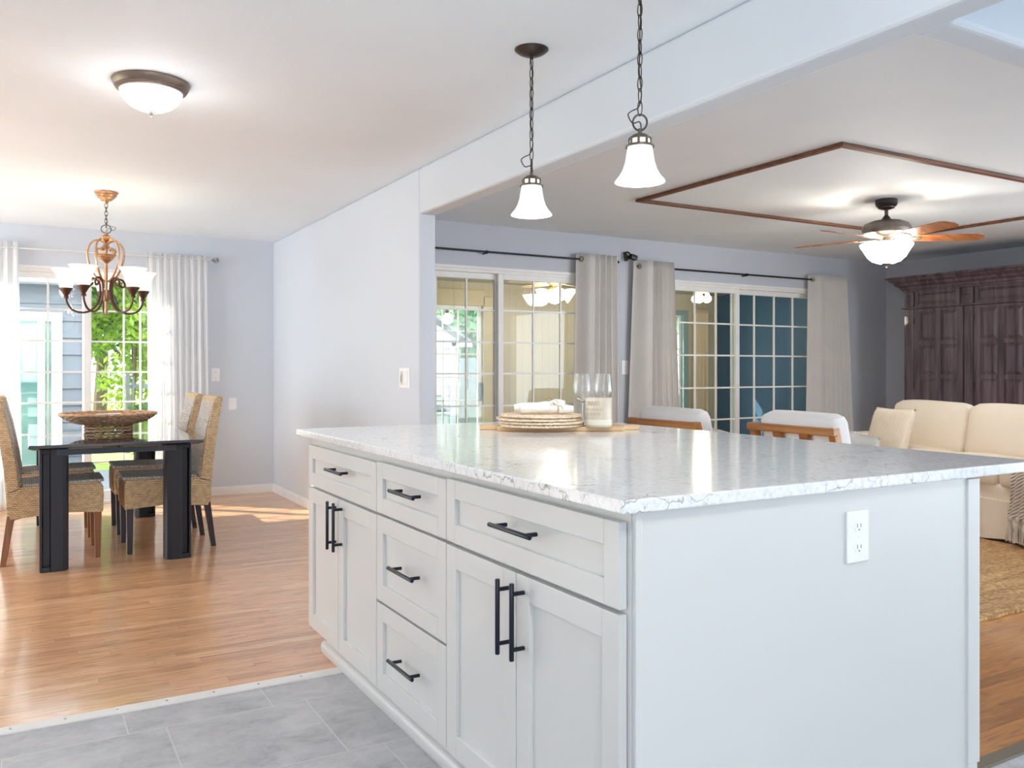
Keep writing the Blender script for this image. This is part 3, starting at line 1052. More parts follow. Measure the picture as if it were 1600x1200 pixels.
def pendant(x, y, label, turn):
    p = thing('pendant_lamp', label, 'pendant lamp', (x, y, CZ), 0, 'bell glass pendants over the island')
    bm = bmesh.new()
    add_lathe(bm, [(0, -.030), (.010, -.029), (.03, -.026), (.052, -.016), (.064, -.007), (.067, -.004), (.067, -.0005), (0, -.0005)], 36)
    add_lathe(bm, [(0, -.04), (.007, -.04), (.007, -.029)], 12)
    obj('canopy', bm, BRONZE, p, smooth=True)
    ztop = -.498     # top of the shade holder
    cr, sr = math.cos(turn), math.sin(turn)
    bm = bmesh.new()
    chain(bm, -.036, ztop + .062, 10, .050, .0085, .0019)
    obj('chain', bm, BRONZE, p, smooth=True)
    bm = bmesh.new()
    add_tube(bm, [(.023 * math.cos(a * PI / 12) * cr, .023 * math.cos(a * PI / 12) * sr, ztop + .036 + .026 * math.sin(a * PI / 12)) for a in range(24)], .0032, 7, True)
    obj('ring', bm, BRONZE, p, smooth=True)
    bm = bmesh.new()
    zz = [(.004 * math.sin(i * 1.7), .006 * math.cos(i * 1.3), -.04 - i * .042) for i in range(9)]
    zz += [(-.006, 0, ztop + .085), (-.03, .004, ztop + .07), (-.045, .004, ztop + .055), (-.03, 0, ztop + .03), (-.004, -.004, ztop + .036), (.006, 0, ztop + .012)]
    add_tube(bm, spline(zz, 6), .0022, 6)
    obj('cord', bm, BRONZE, p, smooth=True)
    bm = bmesh.new()
    add_lathe(bm, [(0, ztop + .016), (.006, ztop + .016), (.007, ztop), (.022, ztop - .004), (.034, ztop - .013), (.038, ztop - .019), (.036, ztop - .02), (0, ztop - .016)], 30)
    for i in range(8):
        a = i * PI / 4
        add_box(bm, .033, .037, -.004, .004, ztop - .042, ztop - .014, Rz(a))
    add_lathe(bm, [(.028, ztop - .036), (.039, ztop - .036), (.047, ztop - .041), (.047, ztop - .045), (.030, ztop - .045)], 36)
    obj('holder', bm, PEWTER, p, smooth=True)
    bm = bmesh.new()
    add_lathe(bm, [(.0325, ztop - .04), (.0325, ztop - .016)], 30)
    obj('amber_collar', bm, AMBERS, p, smooth=True)
    zs = ztop - .044
    bm = bmesh.new()
    pr_ = [(.040, 0), (.043, -.02), (.048, -.05), (.056, -.075), (.067, -.094), (.079, -.108), (.083, -.114)]
    add_lathe(bm, [(r, zs + z) for r, z in pr_] + [(r - .0035, zs + z) for r, z in pr_[::-1]], 44)
    obj('shade', bm, OPAL, p, smooth=True)
    bm = bmesh.new()
    add_lathe(bm, [(0, zs - .085), (.014, zs - .08), (.022, zs - .062), (.02, zs - .045), (.012, zs - .02), (.012, zs), (0, zs)], 20)
    obj('bulb', bm, OPALB, p, smooth=True)
    point('pendant_light', (x, y, CZ + zs - .1), 2.0, (1, .99, .97), .03)


pendant(1.731, 2.866, 'bell glass pendant lamp hanging farther from the camera, its bronze ceiling canopy in view', 1.1)
pendant(1.731, 2.184, 'bell glass pendant lamp nearest the camera, its chain running out of the picture top', -.6)

# flush ceiling light
fl = thing('ceiling_light', 'round flush ceiling light with bronze rim and lit opal dome over the dining side', 'ceiling light', (.476, 4.03, CZ))
bm = bmesh.new()
add_lathe(bm, [(0, -.0005), (.16, -.0005), (.161, -.006), (.155, -.02), (.149, -.031), (.146, -.032), (.146, -.036), (.139, -.037), (.139, -.04), (.130, -.044), (.12, -.04), (0, -.03)], 48)
obj('rim', bm, plain('weathered_bronze', srgb(128, 112, 100), .4, .6, (6, .15)), fl, smooth=True)
bm = bmesh.new()
add_lathe(bm, [(.131, -.040), (.128, -.058), (.112, -.085), (.088, -.107), (.055, -.122), (.02, -.128), (0, -.128)], 44)
obj('dome', bm, OPAL, fl, smooth=True)
bm = bmesh.new()
add_lathe(bm, [(.0, -.126), (.02, -.1265), (.021, -.131), (.008, -.136), (.005, -.143), (.008, -.148), (.005, -.153), (0, -.154)], 24)
obj('finial', bm, PEWTER, fl, smooth=True)
point('ceiling_light_lamp', (.476, 4.03, CZ - .2), 1.2, (1, 1, 1), .1)

# its twin over the kitchen tiles: it throws the counter's overhang shadow on the island end
dup(fl, (.72, .22, CZ), 0, 'round flush ceiling light with bronze rim over the kitchen tiles before the island')
point('ceiling_light_lamp', (.72, .22, CZ - .2), 11, (1, .98, .96), .12)

# ------------------------------------------------------------------ chandelier
ch = thing('chandelier', 'five light copper scroll chandelier hanging over the dining table', 'chandelier', (.491, 6.682, CZ), 0)
bm = bmesh.new()
add_lathe(bm, [(0, -.0005), (.079, -.0005), (.078, -.010), (.070, -.018), (.071, -.026), (.058, -.036), (.058, -.043), (.044, -.052), (.040, -.060), (.018, -.068), (.012, -.085), (0, -.087)], 40)
obj('canopy', bm, COPPER, ch, smooth=True)
bm = bmesh.new()
chain(bm, -.085, -.25, 6, .04, .010, .0022)
add_tube(bm, [(.033 * math.cos(a * PI / 12), .008 * math.sin(a), -.265 + .03 * math.sin(a * PI / 12)) for a in range(24)], .003, 7, True)
add_tube(bm, spline([(0, 0, -.2), (.01, .01, -.235), (.06, .0, -.25), (.045, 0, -.27), (.01, 0, -.26), (.0, 0, -.30)], 6), .002, 6)
obj('chain', bm, BRONZE, ch, smooth=True)
bm = bmesh.new()
add_lathe(bm, [(0, -.29), (.012, -.29), (.012, -.305), (.022, -.312), (.043, -.325), (.040, -.330), (.028, -.345), (.018, -.356), (.010, -.36), (.008, -.46)], 32)
add_lathe(bm, [(.008, -.445), (.066, -.447), (.068, -.453), (.056, -.460), (.058, -.467), (.044, -.477), (.046, -.483), (.030, -.493), (.016, -.505), (.012, -.512), (.009, -.70)], 36)
add_lathe(bm, [(.009, -.70), (.026, -.70), (.027, -.76), (.020, -.775), (.012, -.78), (.010, -.82), (.013, -.85), (.006, -.875), (0, -.88)], 28)
obj('column', bm, COPPER, ch, smooth=True)
base_ang = math.atan2(6.682, .491)     # one arm points straight away from the camera
for i in range(5):
    a = base_ang + math.radians(4) + i * 2 * PI / 5
    def pt(r, z):
        return (r * math.cos(a), r * math.sin(a), z)
    bm = bmesh.new()
    up = [(.035, -.435), (.058, -.44), (.066, -.42), (.052, -.405), (.033, -.415), (.022, -.40), (.012, -.372), (.03, -.355), (.065, -.345), (.105, -.37), (.125, -.43), (.115, -.51), (.085, -.58), (.05, -.625), (.022, -.64)]
    add_tube(bm, spline([pt(*p) for p in up[1:]], 7), .0072, 9)
    u = obj('scroll', bm, COPPER, ch, smooth=True)
    bm = bmesh.new()
    lo = [(.085, -.645), (.1, -.665), (.122, -.672), (.13, -.65), (.112, -.622), (.075, -.62), (.045, -.65), (.04, -.72), (.055, -.79), (.10, -.845), (.16, -.862), (.22, -.845), (.255, -.80), (.264, -.755)]
    add_tube(bm, spline([pt(*p) for p in lo], 7), [.0075] * (7 * 13 + 1), 9)
    obj('arm', bm, BROWNM, ch, smooth=True)
    bm = bmesh.new()
    M = T(.264 * math.cos(a), .264 * math.sin(a), 0)
    add_lathe(bm, [(0, -.765), (.016, -.765), (.018, -.752), (.013, -.745), (.020, -.735), (.034, -.71), (.042, -.70), (.044, -.69), (0, -.69)], 28, M)
    obj('cup', bm, BROWNM, ch, smooth=True)
    bm = bmesh.new()
    sp_ = [(.040, -.69), (.046, -.665), (.054, -.63), (.066, -.595), (.083, -.568), (.094, -.555)]
    add_lathe(bm, sp_ + [(r - .003, z) for r, z in sp_[::-1]], 36, M)
    s = obj('shade', bm, OPALW, ch, smooth=True)
    bm = bmesh.new()
    add_lathe(bm, [(0, -.6), (.014, -.605), (.02, -.625), (.012, -.655), (.012, -.69)], 14, M)
    obj('bulb', bm, OPALB, s, smooth=True)
    point('chandelier_light', (.491 + .264 * math.cos(a), 6.682 + .264 * math.sin(a), CZ - .57), .22, (1, .86, .66), .02)

# ------------------------------------------------------------------ ceiling fan
fan = thing('ceiling_fan', 'five blade ceiling fan with lit bowl lamp in the framed living room ceiling', 'ceiling fan', (5.563, 4.092, CZ))
bm = bmesh.new()
add_lathe(bm, [(0, -.0005), (.078, -.0005), (.078, -.034), (.072, -.038), (.074, -.046), (.06, -.056), (.058, -.064), (.03, -.074), (0, -.074)], 36)
obj('canopy', bm, BRONZE, fan, smooth=True)
bm = bmesh.new()
add_lathe(bm, [(.013, -.07), (.013, -.12), (.02, -.124), (.026, -.135), (.04, -.155), (.0, -.16)], 24)
obj('downrod', bm, BRONZE, fan, smooth=True)
bm = bmesh.new()
add_lathe(bm, [(.0, -.152), (.045, -.153), (.11, -.163), (.155, -.182), (.172, -.21), (.172, -.235), (.162, -.255), (.12, -.268), (.07, -.272), (.045, -.285), (.045, -.315), (.07, -.325), (0, -.325)], 44)
obj('motor_housing', bm, PEWTER, fan, smooth=True)
for i in range(5):
    a = math.radians(36.5) + i * 2 * PI / 5
    Mb = Rz(a) @ Rx(math.radians(-12))
    bm = bmesh.new()
    out = [(.20, -.062), (.30, -.066), (.62, -.070), (.67, -.050), (.70, .005), (.69, .045), (.655, .070), (.30, .066), (.20, .062)]
    v = add_prism(bm, out, 'z', -.292, -.286)
    bmesh.ops.transform(bm, matrix=T(0, 0, -.29) @ Mb @ T(0, 0, .29), verts=v)
    bl = obj('blade', bm, BLADEW, fan, bevel=.002)
    bm = bmesh.new()
    v = add_prism(bm, [(.06, -.02), (.14, -.028), (.23, -.045), (.25, 0), (.23, .045), (.14, .028), (.06, .02)], 'z', -.2985, -.2925)
    bmesh.ops.transform(bm, matrix=T(0, 0, -.29) @ Mb @ T(0, 0, .29), verts=v)
    obj('blade_iron', bm, PEWTER, bl, bevel=.002)
bm = bmesh.new()
bp = [(.186, -.335), (.180, -.352), (.168, -.368), (.158, -.385), (.135, -.425), (.10, -.458), (.06, -.474), (.0, -.478)]
add_lathe(bm, bp, 48)
obj('lamp_bowl', bm, OPALF, fan, smooth=True)
bm = bmesh.new()
add_lathe(bm, [(r * .965, z + .005) for r, z in bp], 40)
obj('bowl_glow_shield', bm, plain('bowl_shield_white', srgb(240, 236, 228), .6), fan, smooth=True)  # unlit liner added to keep the bowl's glow off the ceiling
bm = bmesh.new()
add_lathe(bm, [(0, -.474), (.034, -.472), (.032, -.48), (.016, -.49), (.006, -.5), (.007, -.508), (0, -.512)], 20)
obj('finial', bm, PEWTER, fan, smooth=True)
for i in range(2):
    a = i * PI + math.radians(126.5)
    point('fan_light', (5.563 + .11 * math.cos(a), 4.092 + .11 * math.sin(a), CZ - .36), 3.2, (1, .9, .76), .03)

# ------------------------------------------------------------------ dining table
tb = thing('dining_table', 'black lacquered dining table with four grooved pillar legs', 'table', (.495, 0, 0))
bm = bmesh.new()
bmx, y0, y1 = .49, 5.68, 7.92
z1_, z0_ = .772, .742
e = .016
vs = []
for (dx, z) in ((0.03, z0_), (0, z0_ + .012), (.004, z1_)):
    vs.append([bm.verts.new(p) for p in ((-bmx + dx, y0 + dx, z), (bmx - dx, y0 + dx, z), (bmx - dx, y1 - dx, z), (-bmx + dx, y1 - dx, z))])
bm.faces.new(vs[0][::-1])
bm.faces.new(vs[2])
for a, b in zip(vs[:-1], vs[1:]):
    for i in range(4):
        bm.faces.new((a[i], a[(i + 1) % 4], b[(i + 1) % 4], b[i]))
obj('tabletop', bm, TABLEM, tb, bevel=.003)
obj('apron', boxes((-.34, .34, 5.79, 5.81, .70, .742), (-.34, .34, 7.76, 7.78, .70, .742), (-.40, -.38, 5.86, 7.7, .70, .742), (.38, .40, 5.86, 7.7, .70, .742)), TABLEM, tb)


def table_leg(cx, cy, sx, sy):
    """pillar 0.16 square: rounded toward the inside, a stopped channel on the outer half"""
    bm = bmesh.new()
    w = .078
    # rounded inner body
    pts = [(w * .05, -w), (w * .05, w)] + [(w * math.cos(math.radians(t)) * .95, w * math.sin(math.radians(t))) for t in (80, 60, 40, 20, 0, -20, -40, -60, -80)]
    # outline order: front edge, round right side, back edge
    pts = [(-.02, -w), (.045, -w), (.066, -w * .82), (.078, -w * .5), (.078, w * .5), (.066, w * .82), (.045, w), (-.02, w)]
    add_prism(bm, [(p[0], p[1]) for p in pts], 'z', 0, .742)
    # channel: recessed back, thin outer rib, stopped top and bottom
    add_box(bm, -.062, -.019, -w + .035, w - .035, .0, .742)
    add_box(bm, -.078, -.064, -w + .004, w - .004, .0, .742)
    add_box(bm, -.065, -.019, -w + .004, w - .004, .0, .03)
    add_box(bm, -.065, -.019, -w + .004, w - .004, .71, .742)
    for v in bm.verts:
        v.co = Vector((cx - sx * v.co.x, cy + v.co.y, v.co.z))
    return obj('leg', bm, TABLEL, tb, bevel=.004)


for sx in (-1, 1):
    for cy in (5.87, 7.64):
        table_leg(sx * .352, cy, sx, 0)

# woven bowl on the table
bw = thing('woven_bowl', 'wide brown woven rattan bowl on the dining table', 'bowl', (.51, 6.72, .7755))
bm = bmesh.new()
nr = 12
for j in range(nr):
    f = j / (nr - 1)
    r = .15 + .165 * f ** .8
    z = .062 + .062 * f ** 1.7
    add_tube(bm, [(r * math.cos(2 * PI * i / 72), r * math.sin(2 * PI * i / 72), z + .004 * math.sin(i * PI / 1.5 + j * PI)) for i in range(72)], .0085, 6, True)
for i in range(36):
    a = 2 * PI * i / 36
    add_tube(bm, spline([((.14 + .17 * f) * math.cos(a + .1 * f), (.14 + .17 * f) * math.sin(a + .1 * f), .05 + .07 * f ** 1.6) for f in (0, .35, .7, 1)], 3), .005, 5)
add_lathe(bm, [(0, .058), (.145, .06), (.16, .066), (0, .064)], 40)
obj('basket', bm, RATTAN, bw, smooth=True)
bm = bmesh.new()
add_tube(bm, [(.315 * math.cos(2 * PI * i / 72), .315 * math.sin(2 * PI * i / 72), .127 + .002 * math.sin(i * PI)) for i in range(72)], .010, 7, True)
obj('rim', bm, RATTAN, bw, smooth=True)
bm = bmesh.new()
for z in (.009, .030, .052):
    add_tube(bm, [((.152 + .003 * math.sin(i * 1.3)) * math.cos(2 * PI * i / 60), (.152 + .003 * math.sin(i * 1.3)) * math.sin(2 * PI * i / 60), z + .004 * math.sin(i * 2.1)) for i in range(60)], .0075, 6, True)
for i in range(11):
    a = 2 * PI * i / 11
    add_tube(bm, [(.15 * math.cos(a), .15 * math.sin(a), .0085), (.15 * math.cos(a + .2), .15 * math.sin(a + .2), .058)], .006, 6)
obj('foot', bm, RATTAN, bw, smooth=True)
pl = thing('white_dish', 'shallow white dish resting inside the woven bowl', 'dish', (.51, 6.72, .843))
bm = bmesh.new()
add_lathe(bm, [(0, 0), (.06, 0), (.075, .01), (.087, .057), (.083, .057), (.07, .014), (0, .008)], 36)
obj('dish', bm, plain('white_ceramic', srgb(240, 240, 240), .2), pl, smooth=True)


# ------------------------------------------------------------------ wicker chairs (local: faces -x, origin at near-side front foot)
def wicker_chair(label, legmat):
    t = thing('wicker_dining_chair', label, 'chair', (0, 0, 0), 0, 'woven seagrass dining chairs')
    w0, w1 = -.245, .245
    bm = bmesh.new()
    prof = [(.0, .285), (-.004, .40), (.0, .475), (.02, .495), (.25, .488), (.47, .485), (.545, .46), (.54, .36), (.53, .275), (.44, .295), (.25, .312), (.10, .303)]
    add_prism(bm, prof, 'y', w0, w1)
    bmesh.ops.bevel(bm, geom=bm.edges[:], offset=.012, segments=2, affect='EDGES', clamp_overlap=True)
    obj('seat', bm, WICKER, t, smooth=True, ang=60)
    bm = bmesh.new()
    v = rbox(bm, .235, .215, .012, .011, 5, (0, 0, .008))
    bmesh.ops.transform(bm, matrix=T(.225, 0, .494) @ Ry(.02), verts=bm.verts[:])
    obj('seat_top', bm, WICKERT, t, smooth=True)
    bm = bmesh.new()
    fr = [(.465, .47), (.488, .62), (.520, .80), (.566, 1.03)]
    bk_ = [(.622, 1.032), (.60, .92), (.575, .75), (.555, .60), (.545, .44)]
    add_prism(bm, fr + bk_, 'y', w0 + .002, w1 - .002)
    bmesh.ops.bevel(bm, geom=bm.edges[:], offset=.010, segments=2, affect='EDGES', clamp_overlap=True)
    obj('backrest', bm, WICKER, t, smooth=True, ang=60)
    bm = bmesh.new()
    add_prism(bm, [(p[0] - .007, p[1] + .02) for p in fr[:-1]] + [(.558, .995), (.566, .995)] + [(p[0] + .004, p[1] + .02) for p in fr[:-1]][::-1], 'y', w0 + .035, w1 - .035)
    obj('back_panel', bm, WICKERG, t, bevel=.003)
    for (x, y) in ((.03, w0 + .03), (.03, w1 - .03)):
        bm = bmesh.new()
        a = add_box(bm, x - .022, x + .022, y - .022, y + .022, .0, .31)
        for q in a[:4]:
            q.co.x = x + (q.co.x - x) * .72
            q.co.y = y + (q.co.y - y) * .72
        obj('leg', bm, legmat, t, bevel=.003)
    for (x, y) in ((.515, w0 + .03), (.515, w1 - .03)):
        bm = bmesh.new()
        a = add_box(bm, x - .022, x + .022, y - .022, y + .022, .0, .31)
        for q in a[:4]:
            q.co.x = x + .045 + (q.co.x - x) * .72
            q.co.y = y + (q.co.y - y) * .72
        obj('leg', bm, legmat, t, bevel=.003)
    return t


c1 = wicker_chair('near woven seagrass chair on the right side of the dining table, dark legs', LEGSHADE)
c1.location = (.56, 6.325, 0)
dup(c1, (.56, 7.08, 0), 0, 'farther woven seagrass chair on the right side, behind the near one')
c2 = wicker_chair('near woven chair left of the table, brown legs, cut by the picture edge', LEGBROWN)
c2.location = (.43, 6.325, 0)
c2.rotation_euler = (0, 0, PI)
dup(c2, (.43, 7.08, 0), PI, 'farther woven chair left of the table, mostly hidden by the near one')


# ------------------------------------------------------------------ curtains
def curtain_mesh(xa, xb, xa2, xb2, y, z0, z1, folds, amp, flat=0.0, n=160, rows=26, gather=False, seed=0, flare=1.0):
    rnd = random.Random(seed)
    ph = [rnd.uniform(-.5, .5) for _ in range(folds * 2 + 4)]
    bm = bmesh.new()
    grid = []
    for j in range(rows + 1):
        f = j / rows            # 0 top .. 1 bottom
        z = z1 + (z0 - z1) * f
        row = []
        for i in range(n + 1):
            u = i / n
            x = (xa + (xb - xa) * u) * (1 - f) + (xa2 + (xb2 - xa2) * u) * f
            if u < flat:
                q = u / flat
                w_ = min(1, q / .72)
                d = .075 - .09 * w_ * w_ * (3 - 2 * w_)
            else:
                q = (u - flat) / (1 - flat) * folds
                k = int(q)
                am = amp * (.8 + .4 * ph[k % len(ph)])
                d = am * math.sin(2 * PI * (q + .12 * math.sin(3 * f + k) * f) )
                x += .004 * math.sin(4 * PI * q)
            d *= (.55 + .45 * min(1, f * 3)) if gather else (.85 + .15 * f * flare)
            zz = z
            if gather and j == 0:
                zz = z + .006 * math.sin(q * 31 + 1) + .004 * math.sin(u * 170)
            if gather and j <= 3:
                d += .006 * math.sin(u * 190) * (1 - j / 4)
            row.append(bm.verts.new((x, y + d, zz)))
        grid.append(row)
    for j in range(rows):
        for i in range(n):
            bm.faces.new((grid[j][i], grid[j][i + 1], grid[j + 1][i + 1], grid[j + 1][i]))
    return bm


def curtain(name, label, args, mat, group, thick=.003, **k):
    o = obj(name, curtain_mesh(*args, **k), mat, None, smooth=True, ang=180)
    s = o.modifiers.new('thickness', 'SOLIDIFY')
    s.thickness = thick
    return tag(o, label, 'curtain', group)


curtain('sheer_curtain', 'white sheer curtain at the right of the dining room glass door', (.955, 1.492, .975, 1.515, 8.425, .012, 2.295, 9, .026), SHEER, 'white sheers', .0012, gather=True, seed=3)
curtain('sheer_curtain', 'white sheer curtain at the left picture edge beside the glass door', (-.66, -.062, -.68, -.035, 8.425, .012, 2.318, 9, .026), SHEER, 'white sheers', .0012, gather=True, seed=5)


def rod(label, x0, x1, y, z, mat, r, ends, wally, cat='curtain rod', mids=()):
    t = thing('curtain_rod', label, cat, (x0, y, z))
    bm = bmesh.new()
    add_tube(bm, [(0, 0, 0), (x1 - x0, 0, 0)], r, 12)
    obj('pole', bm, mat, t, smooth=True)
    for xx, kind in ends:
        bm = bmesh.new()
        if kind == 'knot':
            for q in range(3):
                add_tube(bm, [Vector((xx - x0 + .03, 0, 0)) + (Rz(q * 1.05) @ Rx(q * .9) @ Vector((.026 * math.cos(a * PI / 10), .0, .026 * math.sin(a * PI / 10)))) for a in range(20)], .0045, 6, True)
            add_lathe(bm, [(.008, -.012), (.011, -.01), (.011, .01), (.008, .012)], 14, T(xx - x0, 0, 0) @ Ry(PI / 2))
        else:
            add_lathe(bm, [(0, -.014), (.01, -.01), (.014, 0), (.01, .01), (0, .014)], 14, T(xx - x0, 0, 0) @ Ry(PI / 2))
        obj('finial', bm, CHROME if kind == 'knot' else mat, t, smooth=True)
    for m in mids:
        bm = boxes((m - x0 - .006, m - x0 + .006, -.004, wally - y, -.016, -.004))
        add_lathe(bm, [(r + .004, -.008), (r + .004, .008), (r, .008), (r, -.008), (r + .004, -.008)], 14, T(m - x0, 0, 0) @ Ry(PI / 2))
        obj('bracket', bm, mat, t)
    return t


rod('thin white curtain rod with a knotted finial over the dining glass door', -.9, 1.535, 8.425, 2.262, plain('white_metal_rod', srgb(226, 226, 228), .35, .3), .008, [(1.535, 'knot')], FARY, mids=(.45,))
rod('black curtain rod over the living room glass door nearest the dividing wall', 2.6, 4.86, 6.475, 2.238, BLACKM, .009, [(4.87, 'ball'), (2.59, 'ball')], LIVY, mids=(3.46, 4.84))
rod('black curtain rod over the living room glass door near the armoire', 5.10, 8.03, 6.475, 2.212, BLACKM, .009, [(8.03, 'ball')], LIVY, mids=(6.55,))


def grommet_curtain(label, args, gx, gz, **k):
    o = curtain('curtain', label, args, CURT, 'grey linen grommet curtains', .004, **k)
    for i, x in enumerate(gx):
        bm = bmesh.new()
        add_lathe(bm, [(.013, -.003), (.024, -.004), (.027, 0), (.024, .004), (.013, .003), (.013, -.003)], 22, T(x, 6.465, gz) @ Rz(-.81) @ Rx(PI / 2))
        obj('grommet', bm, plain('aged_brass_grommet', srgb(150, 136, 120), .35, .7), o, smooth=True)
    return o


grommet_curtain('grey linen curtain behind the wine glasses, left of the living room switch', (4.40, 4.825, 4.36, 4.84, 6.428, .015, 2.285, 4, .027), [4.441], 2.238, flat=.38, seed=1)
grommet_curtain('grey linen curtain just right of the living room wall switch', (5.07, 5.515, 4.98, 5.62, 6.428, .015, 2.268, 5, .027), [5.115], 2.212, flat=.40, seed=2)
grommet_curtain('grey linen curtain nearest the corner with the armoire', (7.49, 8.045, 7.46, 8.19, 6.428, .015, 2.262, 6, .027), [7.532], 2.212, flat=.30, seed=4)

# ------------------------------------------------------------------ switches, camera
sw = thing('switch_plate', 'double white wall plate with a dimmer and a rocker switch on the dividing wall', 'light switch', (DIVX, 5.131, 1.163))
obj('cover_plate', boxes((-.007, 0, -.086, .086, -.066, .066)), PLATE, sw, bevel=.003)
obj('rocker', boxes((-.011, -.0065, -.06, -.012, -.045, .045)), PLATE, sw, bevel=.002)
dm = obj('dimmer', boxes((-.010, -.0065, .02, .062, -.045, .045)), plain('grey_plastic', srgb(214, 214, 214), .4), sw, bevel=.001)
obj('slider_slot', boxes((-.0112, -.0099, .044, .049, -.024, .018), (-.0112, -.0099, .030, .034, -.03, .034)), plain('dark_slot', srgb(100, 100, 102), .6), dm)


def wall_switch(name, label, cat, x, y, z, w, h, toggle):
    t = thing(name, label, cat, (x, y, z))
    obj('cover_plate', boxes((-w / 2, w / 2, -.006, 0, -h / 2, h / 2)), PLATE, t, bevel=.003)
    if toggle:
        obj('toggle', boxes((-.004, .004, -.018, -.005, -.003, .013)), PLATE, t, bevel=.0015)
        for s in (-.03, .03):
            bm = bmesh.new()
            add_lathe(bm, [(0, .0012), (.003, .001), (.0034, 0)], 10, T(0, -.006, s) @ Rx(PI / 2))
            obj('screw', bm, CHROME, t)
    return t


wall_switch('light_switch', 'white toggle switch beside the sheer curtain in the dining room', 'light switch', 1.581, FARY, 1.167, .078, .128, True)
wall_switch('blank_plate', 'blank white wall plate lower down behind the dining chairs', 'wall plate', 1.74, FARY, .883, .076, .118, False)
wall_switch('light_switch', 'white toggle switch between the two living room curtains', 'light switch', 5.01, LIVY, 1.238, .085, .135, True)

sc = thing('security_camera', 'small black camera on the wall above the living room switch', 'camera', (5.04, LIVY, 2.30))
bm = bmesh.new()
add_lathe(bm, [(0, 0), (.022, 0), (.022, .008), (.008, .012), (.008, .03), (0, .03)], 18, T(0, -.0, 0) @ Rx(PI / 2))
obj('mount', bm, BLACKM, sc, smooth=True)
bm = bmesh.new()
rbox(bm, .036, .028, .024, .008, 3, M=T(.03, -.05, .0) @ Ry(.25))
obj('camera_body', bm, plain('black_plastic', srgb(28, 28, 32), .35), sc, smooth=True)
bm = bmesh.new()
for xx in (-.04, -.062):
    add_tube(bm, [(xx + .006 * math.sin(a), -.045 + .02 * math.cos(a * .5), .04 * math.cos(a)) for a in [PI * i / 8 - .2 for i in range(9)]], .008, 7)
add_tube(bm, spline([(-.06, -.03, .035), (-.02, -.03, .048), (.01, -.045, .02)], 5), .008, 7)
obj('clip', bm, plain('black_plastic_clip', srgb(30, 30, 34), .35), sc, smooth=True)

# ------------------------------------------------------------------ armoire along the right wall
AXF = 8.30
ar = thing('armoire', 'wide dark walnut armoire with panelled doors and stepped cornice behind the sofa', 'armoire', (AXF, 0, 0))
aY1 = 5.885       # left end in the picture
aY0 = 2.96
obj('case', boxes((.022, .598, aY0, aY1, .0, 2.075)), ARMW, ar)
bm = bmesh.new()
prof = [(.598, 2.06), (-.012, 2.06), (-.012, 2.075), (-.03, 2.085), (-.034, 2.105), (-.07, 2.125), (-.075, 2.145), (-.115, 2.17), (-.118, 2.185), (-.14, 2.195), (-.14, 2.215), (.598, 2.215)]
# side return: sweep the same profile offset out at both ends
va = []
for yy, s in ((aY0, -1), (aY1, 1)):
    va.append([bm.verts.new((p[0], yy + s * max(0, -p[0]), p[1])) for p in prof])
n = len(prof)
for i in range(n):
    bm.faces.new((va[0][i], va[0][(i + 1) % n], va[1][(i + 1) % n], va[1][i]))
bm.faces.new(va[0])
bm.faces.new(va[1][::-1])
for yy, s in ((aY0, -1), (aY1, 1)):
    A = [bm.verts.new((max(p[0], -.0) if p[0] > 0 else p[0], yy + s * max(0, -p[0]), p[1])) for p in prof]
obj('cornice', bm, ARMW, ar, bevel=.003)
obj('rail', boxes((-.018, .03, aY0 - .015, aY1 + .02, 1.872, 1.888)), ARMW, ar, bevel=.003)


def raised(bm, x, y0, y1, z0, z1, d=.016, bev=.03):
    """raised field with a broad bevel, facing -x"""
    a = [bm.verts.new((x, *p)) for p in ((y0, z0), (y1, z0), (y1, z1), (y0, z1))]
    b = [bm.verts.new((x - d, *p)) for p in ((y0 + bev, z0 + bev), (y1 - bev, z0 + bev), (y1 - bev, z1 - bev), (y0 + bev, z1 - bev))]
    bm.faces.new(b)
    for i in range(4):
        bm.faces.new((a[i], a[(i + 1) % 4], b[(i + 1) % 4], b[i]))
    bm.faces.new(a[::-1])


def yat(px):
    u = (px - 800) / 1323
    a = math.atan2(758, 1323)
    dx, dy = math.sin(a) + u * math.cos(a), math.cos(a) - u * math.sin(a)
    return AXF * dy / dx


def zat(px, py):
    u = (px - 800) / 1323
    a = math.atan2(758, 1323)
    return 1.22 + (577 - py) / 1323 * AXF / (math.sin(a) + u * math.cos(a))


def arm_door(y0, y1, cols, rows, z0=.12, z1=1.868):
    bm = bmesh.new()
    x = 0
    # slab behind, then stiles and rails
    add_box(bm, .012, .022, y0, y1, z0, z1)
    ye = [y0] + [v for c in cols for v in c] + [y1]
    for i in range(0, len(ye), 2):
        add_box(bm, 0, .013, ye[i], ye[i + 1], z0, z1)
    for c in cols:
        zs = [z0] + [v for r in rows for v in r] + [z1]
        for i in range(0, len(zs), 2):
            add_box(bm, 0, .013, c[0], c[1], zs[i], zs[i + 1])
        for r in rows:
            raised(bm, .0125, c[0] + .006, c[1] - .006, r[0] + .006, r[1] - .006, .012, .032)
    return obj('door', bm, ARMW, ar, bevel=.002)


rws = []
for k_ in range(5):
    zt = 1.838 - k_ * .358
    rws.append((zt - .315, zt))
rws = rws[::-1]
p1a, p1b = yat(1428.5), yat(1504.5)
dL = arm_door(p1b, p1a, [(yat(1495.6), yat(1469.6)), (yat(1461.6), yat(1436.6))], rws)
p2a = yat(1521.5)
wD = p2a - yat(1600) + .06
dM = arm_door(p2a - .62, p2a, [(yat(1598.4), yat(1569)), (yat(1558.6), yat(1531.4))], rws)
